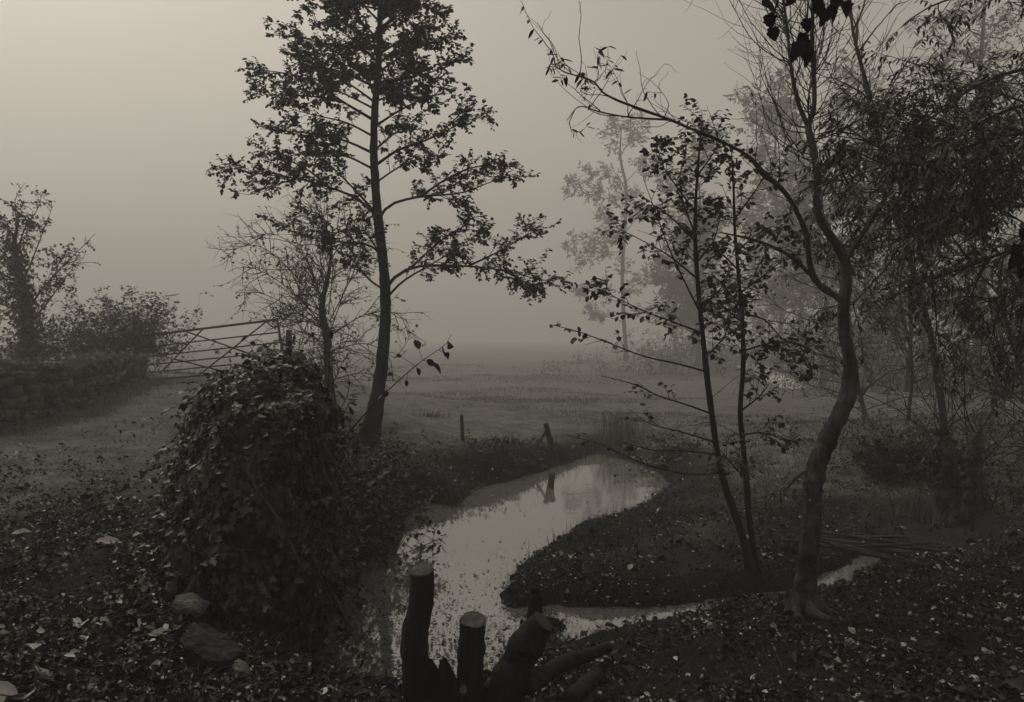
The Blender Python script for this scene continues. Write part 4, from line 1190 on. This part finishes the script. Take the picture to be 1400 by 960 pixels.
P0 = np.array([W(a, b, yk + d) for a, b, d in [(1290, 600, 0), (1288, 590, 0), (1335, 600, .1), (1331, 640, .1), (1297, 640, 0), (1318, 650, .2), (1336, 595, .1), (1284, 630, 0)]]).repeat(3, 0)
d = np.c_[rng.normal(.2, .7, 24), rng.normal(0, .4, 24), rng.uniform(.4, 1, 24)]
sh = walk(P0, nrmz(d), rng.uniform(.8, 2.3, 24), 10, .12, (0.01, 0, -.03))
tubes(mb, sh, taper(24, 11, .008, .002), 5)
s2_, _, _ = children(sh, 5, .2, 1, 45, (.25, .8), .3, n=6); tubes(mb, s2_, taper(len(s2_), 7, .004, .0015), 3)
s3_, _, _ = children(s2_, 4, .2, 1, 45, (.1, .35), .3, n=4); tubes(mb, s3_, taper(len(s3_), 5, .002, .001), 3)
mb.build('branches', M['twig'], root, True)
lv = Leaves(); lv.on(s3_[rng.random(len(s3_)) < .3], 3, .055, .3); mb = MB(); lv.mesh(mb, LANCE); mb.build('foliage', M['sapling_leaf'], root)
c = W(1248, 632, 11.2)
bs = np.c_[rng.normal(c[0], .24, 150), rng.normal(c[1], .28, 150)]; bs = np.c_[bs, ground_z(bs)]
shrub('dark_bush', 'low dark rounded bush left of the cut coppice', 'bush', bs, rng.uniform(.3, .6, 150), .06, 6, (1, 12, .15, .25), col='near_leaf', spread=.5)
c = W(1400, 640, 9.5)
bs = np.c_[rng.normal(c[0], .5, 50), rng.normal(c[1], .5, 50)]; bs = np.c_[bs, ground_z(bs)]
shrub('undergrowth', 'dark twiggy undergrowth at the right edge beside the cut coppice', 'bush', bs, rng.uniform(.4, 1.1, 50), .05, 3, (1, 6, .15, .4), col='sapling_leaf', spread=.4, leafy=.5)
for lab, a, b, y, n_, sx in (('knee high undergrowth around the thicket feet right of the willow bend', 1190, 580, 14.3, 120, 1.0), ('misty undergrowth behind the cut coppice', 1320, 585, 13.5, 110, 1.0)):
    c = W(a, b, y)
    bs = np.c_[rng.normal(c[0], sx, n_), rng.normal(c[1], .7, n_)]; bs = np.c_[bs, ground_z(bs)]
    shrub('undergrowth', lab, 'bush', bs, rng.uniform(.25, .8, n_), .055, 3, (1, 6, .15, .4), col='sapling_leaf', spread=.45, leafy=.6)
# pale-leaved bramble on the far bank under the sapling branches
c = G(905, 622, -.7)
bs = np.c_[rng.normal(c[0], .35, 50), rng.normal(c[1], .4, 50)]; bs = np.c_[bs, np.maximum(ground_z(bs), WL)]
shrub('pale_bramble', 'small bramble with pale leaves on the far bank beneath the sapling branches', 'bramble', bs, rng.uniform(.2, .5, 50), .07, 4, (1, 7, .2, .3), col='floating', spread=.5)

# ------------------------------------------------------------------ stones
def stone(name, label, px, py, y, sx, sy, sz, mat, seed, cat='stone', group='stones at the foot of the ivy wall', rot=0.0, lift=.3):
    import bmesh
    bm = bmesh.new(); bmesh.ops.create_icosphere(bm, subdivisions=5, radius=1)
    v = np.array([p_.co[:] for p_ in bm.verts])
    r_ = np.random.default_rng(seed)
    for _ in range(18):
        n_ = nrmz(r_.normal(0, 1, 3)); h = r_.uniform(.58, .88)
        dd_ = np.maximum(v @ n_ - h, 0); v -= dd_[:, None] * n_ * .92
    v = v * (1 + .10 * fbm(v + seed, 2.0, 2) + .07 * fbm(v + seed, 7, 5))[:, None] * np.array([sx, sy, sz])
    ca, sa = math.cos(rot), math.sin(rot)
    v = np.c_[v[:, 0] * ca - v[:, 2] * sa, v[:, 1], v[:, 0] * sa + v[:, 2] * ca]
    for p_, c_ in zip(bm.verts, v):
        p_.co = c_
    me = bpy.data.meshes.new(name); bm.to_mesh(me); bm.free()
    me.materials.append(M[mat])
    o = bpy.data.objects.new(name, me); COL.objects.link(o)
    c = W(px, py, y); c[2] = min(max(c[2], gz(c[0], c[1]) + sz * .1), gz(c[0], c[1]) + sz * lift)
    o.location = c
    return tag(o, label, cat, group)


stone('boulder', 'pale flat topped stone leaning at the foot of the ivy wall', 260, 798, 4.8, .14, .10, .075, 'stone', 5, rot=-.1, lift=.9)
stone('boulder', 'larger dark angular boulder with a pale right end in front of the ivy wall', 290, 850, 4.22, .20, .14, .13, 'stone_dark', 8, rot=-.35, lift=.55)
stone('boulder', 'pale wedge stone against the right end of the dark boulder', 330, 852, 4.08, .06, .07, .05, 'stone', 12, rot=-.5, lift=1.3)
stone('small_stone', 'small rounded pale stone left of the pale flat stone', 232, 768, 5.2, .055, .05, .05, 'stone', 21)
stone('small_stone', 'small upright white stone among the fallen leaves', 193, 776, 5.15, .035, .04, .05, 'stone', 22)
stone('small_stone', 'grey stone half sunk in leaf litter below the white stone', 197, 808, 4.85, .075, .06, .055, 'stone_dark', 23)
stone('small_stone', 'little pale round stone farthest left among the fallen leaves', 146, 799, 4.95, .03, .03, .035, 'stone', 24)
stone('small_stone', 'flat grey stone just left of the half sunk stone', 165, 800, 5.0, .07, .06, .035, 'stone_dark', 25)
stone('small_stone', 'pale stone lying on the track verge by the stone wall', 183, 523, 18.0, .2, .15, .14, 'stone', 26, group=None)

# ------------------------------------------------------------------ rosette plant, near leaves
root = thing('rosette_plant', 'little plant with three broad pale leaves in the bottom left corner', 'plant', W(30, 955, 3.55))
lv = Leaves(); c = W(30, 955, 3.55); c[2] = gz(c[0], c[1]) + .03
for a, b, w in ((6, 940, 42), (24, 945, 42), (44, 930, 44), (-10, 950, 40)):
    d = W(a, b - 12, 3.5) - c; d = nrmz(np.array([d[0] * 1.6, -.25 + .2 * rng.random(), .12]))
    lv.add(c[None] + d[None] * .02 + np.array([[0, 0, .05]]), d[None], np.array([[0, -.25, 1.0]]), np.array([w * 3.5 / FPX * 1.1]))
OVB = half_leaf([(0.06, 0.12), (0.25, 0.27), (0.5, 0.33), (0.75, 0.27), (0.92, 0.13)], 0.1, -0.15)
mb = MB(); lv.mesh(mb, OVB); mb.build('leaf', M['rosette_leaf'], root)
mb = MB(); mb2 = np.linspace(c - np.array([0, 0, .06]), c + np.array([0, 0, .01]), 3); tubes(mb, mb2[None], np.full((1, 3), .006), 6); mb.build('stem', M['twig'], root)


def near_spray(name, label, stemspx, leaves, y):
    root = thing(name, label, 'branch', W(*stemspx[0][0], y))
    mb = MB(); lv = Leaves()
    for s in stemspx:
        q = resample(np.array([W(a, b, y + .04 * i) for i, (a, b) in enumerate(s)]), 12)
        tubes(mb, q[None], taper(1, 12, .006, .0025), 6)
    mb.build('stem', M['near_leaf'], root, True)
    for a, b, w, ax, ay in leaves:
        c = W(a, b, y + rng.normal(0, .08)); d = np.array([ax, rng.normal(0, .25), -ay])
        s = w * y / FPX * .8
        lv.add((c - nrmz(d) * s * .5)[None], d[None], np.array([[rng.normal(0, .3), -1, .25 + rng.normal(0, .2)]]), np.array([s]))
    mb = MB(); lv.mesh(mb, LOBED); mb.build('foliage', M['near_leaf'], root)


near_spray('overhanging_branch', 'near black lobed leaves on a branch hanging in from the top edge', [[(1105, -160), (1106, -60), (1104, 20), (1100, 70)], [(1106, -60), (1070, -15), (1055, 30)], [(1106, -60), (1140, -20), (1155, 5)]],
           [(1052, 9, 26, .9, .3), (1053, 30, 26, .5, .9), (1058, 48, 26, .3, 1), (1092, 67, 34, -.7, .6), (1102, 78, 34, .2, 1), (1100, 55, 24, .8, .3), (1117, 6, 32, .4, .9), (1126, 24, 28, -.2, 1), (1138, 20, 32, .6, .7), (1157, 13, 26, .3, 1), (1146, 2, 26, .8, .3), (1104, 36, 24, .1, 1), (1080, 2, 20, -.5, .6), (1088, 72, 30, -.3, 1), (1122, 18, 30, .6, .8)], 3.2)
near_spray('hanging_leaves', 'cluster of near black leaves hanging at the right edge', [[(1470, 250), (1430, 300), (1400, 325), (1390, 345)]], [(1388, 345, 26, -.2, 1), (1392, 360, 26, .2, 1), (1382, 362, 22, -.4, 1), (1398, 322, 22, .2, 1), (1396, 375, 20, .1, 1)], 3.6)

# ------------------------------------------------------------------ ground cover
def blades(P, h, w, lean=.35, seg=3, seed=0):
    """tapered bent grass blades rooted at P"""
    m = len(P)
    az = rng.uniform(0, 2 * np.pi, m)
    ln = np.abs(rng.normal(lean, lean * .6, m))
    dx = np.c_[np.cos(az), np.sin(az), np.zeros(m)]
    sdv = np.c_[-np.sin(az), np.cos(az), np.zeros(m)]
    fa = rng.uniform(0, np.pi, m)[:, None]
    sdv = sdv * np.cos(fa) + dx * np.sin(fa)
    vs = []
    for k in range(seg + 1):
        t = k / seg
        c = P + np.array([0, 0, 1.0]) * (h * t * (1 - .35 * ln * t))[:, None] + dx * (h * ln * t * t)[:, None]
        ww = (w * (1 - t) ** .7 * .5)[:, None]
        if k < seg:
            vs += [c - sdv * ww, c + sdv * ww]
        else:
            vs += [c]
    V = np.stack(vs, 1)
    K = 2 * seg + 1
    b = (np.arange(m) * K)[:, None]
    mb = MB(); mb.v.append(V.reshape(-1, 3)); mb.n = m * K
    for k in range(seg - 1):
        mb.f.append(np.array([[2 * k, 2 * k + 1, 2 * k + 3, 2 * k + 2]]) + b)
    mb.f.append(np.array([[2 * seg - 2, 2 * seg - 1, 2 * seg]]) + b)
    return mb


def spread(cnt, y0, y1, half=.75, pw=1.0, xlim=None):
    """random ground points in the field of view, denser near the camera"""
    u = rng.random(cnt)
    y = y0 * (y1 / y0) ** (u ** pw)
    x = rng.uniform(-half, half, cnt) * y
    P = np.c_[x, y]
    if xlim is not None:
        P = P[(x > xlim[0]) & (x < xlim[1])]
    return P


def wall_side(P):
    """>0 right of the ivy wall's line"""
    xw = np.interp(P[:, 1], WA[:, 1], WA[:, 0])
    return P[:, 0] - xw


def put(P, dz=0.0):
    return np.c_[P, ground_z(P) + dz]


# meadow and track grass
P = spread(130000, 7.5, 60, .8)
s = water_s(P); ws = wall_side(P)
den = np.clip(fbm(np.c_[P, np.zeros(len(P))], .9, 3) * .6 + .75, 0.1, 1)
ok = (s > .08) & (rng.random(len(P)) < den) & ~((np.abs(ws) < .55) & (P[:, 1] < 17))
ok &= ~((P[:, 0] < -1.8) & (P[:, 1] < 8.2) & (rng.random(len(P)) < .8))
ok &= ~((P[:, 0] > 0.3) & (P[:, 1] < 9.0) & (rng.random(len(P)) < .7))
ok &= (seg_dist(P, far_pool, True) > .5) & ~inside(P, far_pool)
P = P[ok]
hh = rng.uniform(.025, .085, len(P)) * np.interp(P[:, 1], [7, 14, 40], [.8, .7, .9]) * np.where(P[:, 0] < -3.2, .7, 1)
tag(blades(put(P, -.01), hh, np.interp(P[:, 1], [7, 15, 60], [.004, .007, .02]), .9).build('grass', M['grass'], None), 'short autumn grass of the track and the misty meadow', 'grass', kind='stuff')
P = spread(120000, 6.5, 19, .95, xlim=(-12, -1.9)); ws = wall_side(P)
den = np.clip(fbm(np.c_[P, np.zeros(len(P))], 1.3, 3) * .9 + .7, 0.05, 1) * np.interp(P[:, 1], [6.5, 9], [.1, 1])
P = P[(ws < -.5) & (rng.random(len(P)) < den)]
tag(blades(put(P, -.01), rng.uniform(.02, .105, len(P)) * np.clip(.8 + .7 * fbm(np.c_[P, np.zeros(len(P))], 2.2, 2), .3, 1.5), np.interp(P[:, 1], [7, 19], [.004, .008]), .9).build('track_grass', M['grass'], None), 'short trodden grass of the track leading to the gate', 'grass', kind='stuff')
P = np.concatenate([wallgrass[0], wallgrass[1], wallgrass[1] + rng.normal(0, .06, (3600, 3)) * np.array([1, 1, 0])])
tag(blades(P, rng.uniform(.05, .24, len(P)), np.full(len(P), .01), .8).build('wall_grass', M['grass'], None), 'rank grass along the top and foot of the stone wall', 'grass', kind='stuff')
# bank turf right of the stream
P = spread(190000, 4.8, 13, .75, xlim=(0.0, 9)); s = water_s(P)
den = np.clip(fbm(np.c_[P, np.zeros(len(P))], 1.6, 3) * .8 + .45, 0.05, 1)
P = P[(s > .03) & (rng.random(len(P)) < den) & ((P[:, 1] > 6.3) | (s < .5))]
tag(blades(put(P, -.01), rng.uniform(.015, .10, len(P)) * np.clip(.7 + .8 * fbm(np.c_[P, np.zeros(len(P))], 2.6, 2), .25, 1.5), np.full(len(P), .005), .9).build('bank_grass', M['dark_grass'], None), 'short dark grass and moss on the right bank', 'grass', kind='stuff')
# rank tussocks mottling the meadow
c = spread(8000, 9.5, 90, .75); c = c[fbm(np.c_[c, np.zeros(len(c))] * np.array([.6, 1, 1]), .22, 4) > -.05]; c = c[(seg_dist(c, far_pool, True) > 5) & ~inside(c, far_pool) & ~((np.abs(c[:, 0] - c[:, 1] * .32) < c[:, 1] * .05) & (c[:, 1] > 30) & (c[:, 1] < 70))]; c = c[(water_s(c) > .3) & ~((c[:, 0] < -2.6) & (c[:, 1] < 20))]
nb = 26
P = c.repeat(nb, 0) + rng.normal(0, 1, (len(c) * nb, 2)) * (np.interp(c[:, 1], [9, 60], [.10, .5]).repeat(nb))[:, None] * np.array([1.2, 1.2])
tag(blades(put(P, -.02), rng.uniform(.04, .16, len(P)) * np.interp(P[:, 1], [9, 60], [.8, 1.8]), np.interp(P[:, 1], [9, 60], [.008, .035]), .6).build('meadow_tussocks', M['rank'], None), 'darker rank tussocks mottling the meadow', 'grass', kind='stuff')
# taller fringe along the shores
P = spread(60000, 5.5, 18, .5); s = water_s(P)
P = P[(s > -.02) & (s < .2) & (rng.random(len(P)) < .8 * np.clip(.5 + fbm(np.c_[P, np.zeros(len(P))], 2.0, 2), 0, 1))]
tag(blades(put(P, -.01), rng.uniform(.04, .2, len(P)), np.full(len(P), .006), .8).build('shore_grass', M['dark_grass'], None), 'ragged grass fringe hanging along the waterline', 'grass', kind='stuff')


def tuft(name, label, px, py, z, n, h, w, rad, mat='sedge', lean=.8):
    c = G(px, py, z)
    P = np.c_[rng.normal(c[0], rad, n), rng.normal(c[1], rad, n)]
    o = blades(put(P, -.02), rng.uniform(.5, 1.1, n) * h, np.full(n, w), lean, 4).build(name, M[mat], None)
    return tag(o, label, 'plant')


tuft('sedge_tuft', 'arching sedge tuft on the far left shore below the alder', 618, 682, -.8, 90, .38, .014, .07)
tuft('reed_clump', 'faint upright reed clump on the far bank left of the sapling', 850, 600, -.65, 260, .75, .012, .28, 'grass', .25)
tuft('reed_clump', 'upright dry reeds at the head of the water', 822, 612, -.7, 160, .45, .012, .2, 'grass', .3)
tuft('grass_tussock', 'pale grass tussock before the cut coppice', 1255, 690, -.5, 220, .5, .008, .14, 'grass', .5)
for lab, a, b in (('dark tussock in the meadow between post and misty tree', 590, 560), ('dark tussock left of the broken post', 700, 606), ('dark tussock right of the broken post', 790, 604)):
    tuft('grass_tussock', lab, a, b, -.5, 160, .28, .012, .22, 'dark_grass', .6)
# thin upright shoots along the right bank edge
P = np.array([G(a, b, -.82)[:2] for a, b in [(735, 752), (758, 742), (778, 728), (700, 778), (845, 690), (860, 688), (640, 705), (832, 700), (720, 765), (1000, 690), (1020, 680), (1048, 660)]]).repeat(3, 0) + rng.normal(0, .05, (36, 2))
tag(blades(put(P, -.02), rng.uniform(.12, .32, len(P)), np.full(len(P), .008), .2).build('bank_shoots', M['sedge'], None), 'thin upright shoots standing along the right bank edge', 'plants', kind='stuff')


def litter_mesh(P, size, name, label, mat, tilt=.45, dz=(.0, .03), tm=DRY, z=None):
    m = len(P)
    lv = Leaves()
    Q = put(P) if z is None else np.c_[P, np.full(m, z)]
    Q[:, 2] += rng.uniform(0, 1, m) * (dz[1] - dz[0]) + dz[0]
    d = rng.normal(0, 1, (m, 3)); d[:, 2] *= tilt * .5
    lv.add(Q, d, np.array([0, 0, 1.0]) + rng.normal(0, tilt, (m, 3)), size)
    mb = MB()
    pick = rng.choice(3, m, p=[.5, .3, .2])
    for ti, t_ in enumerate((tm, OVAL2, LOBED)):
        l2 = Leaves(); k2 = pick == ti
        l2.add(lv.p[0][k2], lv.d[0][k2], lv.n[0][k2], lv.s[0][k2] * (1, 1, 1.25)[ti]); l2.mesh(mb, t_)
    return tag(mb.build(name, M[mat], None), label, 'fallen leaves', kind='stuff')


P = spread(400000, 2.9, 15, .85)
s = water_s(P); ws = wall_side(P)
left = (P[:, 0] < -.2) & (P[:, 1] < 4.6) | (ws < -.35) & (P[:, 1] < 14)
right = (P[:, 0] > -.9) & (P[:, 1] < 5.8) | (P[:, 0] > .5)
bank = (ws > -.1) & (P[:, 0] < .6) & (s < 1.8)
pr = np.where(left, np.interp(P[:, 1], [3, 6.5, 9, 14], [1, .8, .12, .03]), np.where(right, np.interp(P[:, 1], [3, 7, 12, 15], [1, .7, .2, .05]), .5))
dr = np.clip(.75 + .8 * fbm(np.c_[P, np.zeros(len(P))], 1.7, 3), .12, 1.2)
k = (left | right | bank) & (s > .02) & (rng.random(len(P)) < pr * dr)
P = P[k]
litter_mesh(P, np.clip(rng.lognormal(-3.92, .52, len(P)), .009, .09), 'leaf_litter', 'dark autumn leaf litter scattered with pale leaves over both banks', 'litter', tilt=.6, dz=(0, .03 + .05 * np.clip(dr[k] - .6, 0, 1)))
print('litter', len(P))
P2 = spread(26000, 3.0, 9, .85); s2 = water_s(P2)
P2 = P2[(s2 > .05) & (fbm(np.c_[P2, np.zeros(len(P2))], 1.3, 3) > .1)]
tag(blades(put(P2, -.01), rng.uniform(.02, .11, len(P2)), np.full(len(P2), .0035), 1.0).build('litter_grass', M['dark_grass'], None), 'sparse dark grass poking through the leaf litter', 'grass', kind='stuff')
# twigs and stalks in the litter
P = spread(1500, 3.0, 9, .8); s = water_s(P); P = P[s > .1]
q = put(P, .012); st = walk(q, nrmz(np.c_[rng.normal(0, 1, (len(q), 2)), rng.normal(.05, .12, len(q))]), rng.uniform(.08, .4, len(q)), 6, .18, (0, 0, -.01))
mb = MB(); tubes(mb, st, taper(len(st), 7, .0028, .0012), 4)
tag(mb.build('fallen_twigs', M['pole'], None, True), 'thin fallen twigs strewn through the leaf litter', 'twigs', kind='stuff')
# floating leaves and scum on the near water
P = spread(60000, 5.4, 13, .4); s = water_s(P)
nz = fbm(np.c_[P, np.zeros(len(P))], 1.1, 3)
left_ = np.exp(-np.maximum(P[:, 0] + 1.3, 0) / .55)
pr = np.interp(P[:, 1], [5.5, 6.8, 8.2, 10, 13], [.6, .42, .12, .03, .02]) * np.clip(.5 + nz, .05, 1.3) + .12 * (left_ > .3) * (P[:, 1] < 9)
P = P[(s < -.02) & (rng.random(len(P)) < pr)]
litter_mesh(P, np.clip(rng.lognormal(-4.2, .45, len(P)), .007, .04), 'floating_leaves', 'small leaves floating on the near part of the stream', 'floating', tilt=.06, dz=(.004, .01), z=WL)
# the few big pale leaves one can single out
for lab, a, b, w, ang in (('long pale leaf lying just left of the dark boulder, lower of two', 222, 866, 34, .1), ('long pale leaf lying left of the boulders, upper of two', 184, 838, 28, .2), ('broad pale leaf lying alone below the two long pale leaves', 166, 851, 18, -.3),
                          ('large crumpled pale leaf in the middle of the left litter', 148, 740, 36, .1), ('pale broken leaf on the bank edge below the ivy wall', 408, 946, 18, .2), ('bright pale leaf at the bottom right corner', 1390, 950, 20, .5), ('pale pointed leaf near the bottom edge right of centre', 992, 952, 20, .6),
                          ('pale curled leaf at far left among the litter', 30, 728, 28, 0), ('pale leaf lying on the litter near the right edge', 1330, 842, 18, .4)):
    c = G(a, b, -.1)
    for _ in range(4):
        c = G(a, b, gz(c[0], c[1]) + .03)
    lv = Leaves(); s_ = w * c[1] / FPX * 1.1
    d = np.array([math.cos(ang), math.sin(ang) * 1.2, .12])
    lv.add((c - d * s_ * .5)[None], d[None], np.array([[.1, -.12, 1.0]]), np.array([s_]))
    mb = MB(); lv.mesh(mb, OVAL2)
    tag(mb.build('fallen_leaf', M['pale_leaf'], None), lab, 'leaf', 'big pale fallen leaves')

# ------------------------------------------------------------------ haze
HAZE_TOP = 32.0
hz = MB()
x0, x1, y0, y1, z0, z1 = -430, 430, -210, 430, -11.0, HAZE_TOP
hz.add([(x0, y0, z0), (x1, y0, z0), (x1, y1, z0), (x0, y1, z0), (x0, y0, z1), (x1, y0, z1), (x1, y1, z1), (x0, y1, z1)],
       [(0, 3, 2, 1), (4, 5, 6, 7), (0, 1, 5, 4), (1, 2, 6, 5), (2, 3, 7, 6), (3, 0, 4, 7)])
hm = bpy.data.materials.new('haze'); t = nt(hm)
t.nodes.remove(t.nodes['Principled BSDF'])
pv = t.nodes.new('ShaderNodeVolumePrincipled')
pv.inputs['Color'].default_value = (.87, .87, .865, 1)
pv.inputs['Density'].default_value = 0.0070
pv.inputs['Anisotropy'].default_value = 0.2
t.links.new(pv.outputs[0], t.nodes['Material Output'].inputs['Volume'])
tag(hz.build('haze', hm), 'even autumn mist', 'haze', kind='stuff')

# ------------------------------------------------------------------ light
EL, ROT = math.radians(50), math.radians(-38)
w = bpy.data.worlds.new('World'); SC.world = w; w.use_nodes = True
N = w.node_tree.nodes; L = w.node_tree.links
sky = N.new('ShaderNodeTexSky'); sky.sky_type = 'NISHITA'; sky.sun_disc = False
sky.sun_elevation = EL; sky.sun_rotation = ROT; sky.air_density = 1.0; sky.dust_density = 5.0
hs = N.new('ShaderNodeHueSaturation'); hs.inputs['Saturation'].default_value = 0.0
L.new(sky.outputs[0], hs.inputs['Color'])
mu = N.new('ShaderNodeMix'); mu.data_type = 'RGBA'; mu.blend_type = 'MULTIPLY'; mu.inputs[0].default_value = 1
mu.inputs[7].default_value = (1.0, 0.915, 0.785, 1)
L.new(hs.outputs[0], mu.inputs[6]); L.new(mu.outputs[2], N['Background'].inputs['Color'])
N['Background'].inputs['Strength'].default_value = 0.1
sd = bpy.data.lights.new('sun', 'SUN'); sd.energy = 0.5; sd.angle = math.radians(35); sd.color = (1, .915, .785)
so = bpy.data.objects.new('sun', sd); COL.objects.link(so)
v = Vector((math.sin(ROT) * math.cos(EL), math.cos(ROT) * math.cos(EL), math.sin(EL)))
so.rotation_euler = v.to_track_quat('Z', 'Y').to_euler(); so.location = (0, 0, 40)

# ------------------------------------------------------------------ camera and render
cd = bpy.data.cameras.new('camera'); co = bpy.data.objects.new('camera', cd); COL.objects.link(co)
cd.sensor_width = 36; cd.lens = FPX / 1400 * 36; cd.clip_end = 2000; cd.clip_start = .05
co.location = CAM; co.rotation_euler = (math.pi / 2 - PITCH, 0, 0)
SC.camera = co
SC.view_settings.view_transform = 'Standard'; SC.view_settings.look = 'None'; SC.view_settings.gamma = 1
SC.view_settings.exposure = -0.2
cy = SC.cycles
cy.max_bounces = 6; cy.diffuse_bounces = 3; cy.glossy_bounces = 3; cy.volume_bounces = 4; cy.transmission_bounces = 2
cy.use_denoising = True; cy.use_adaptive_sampling = False
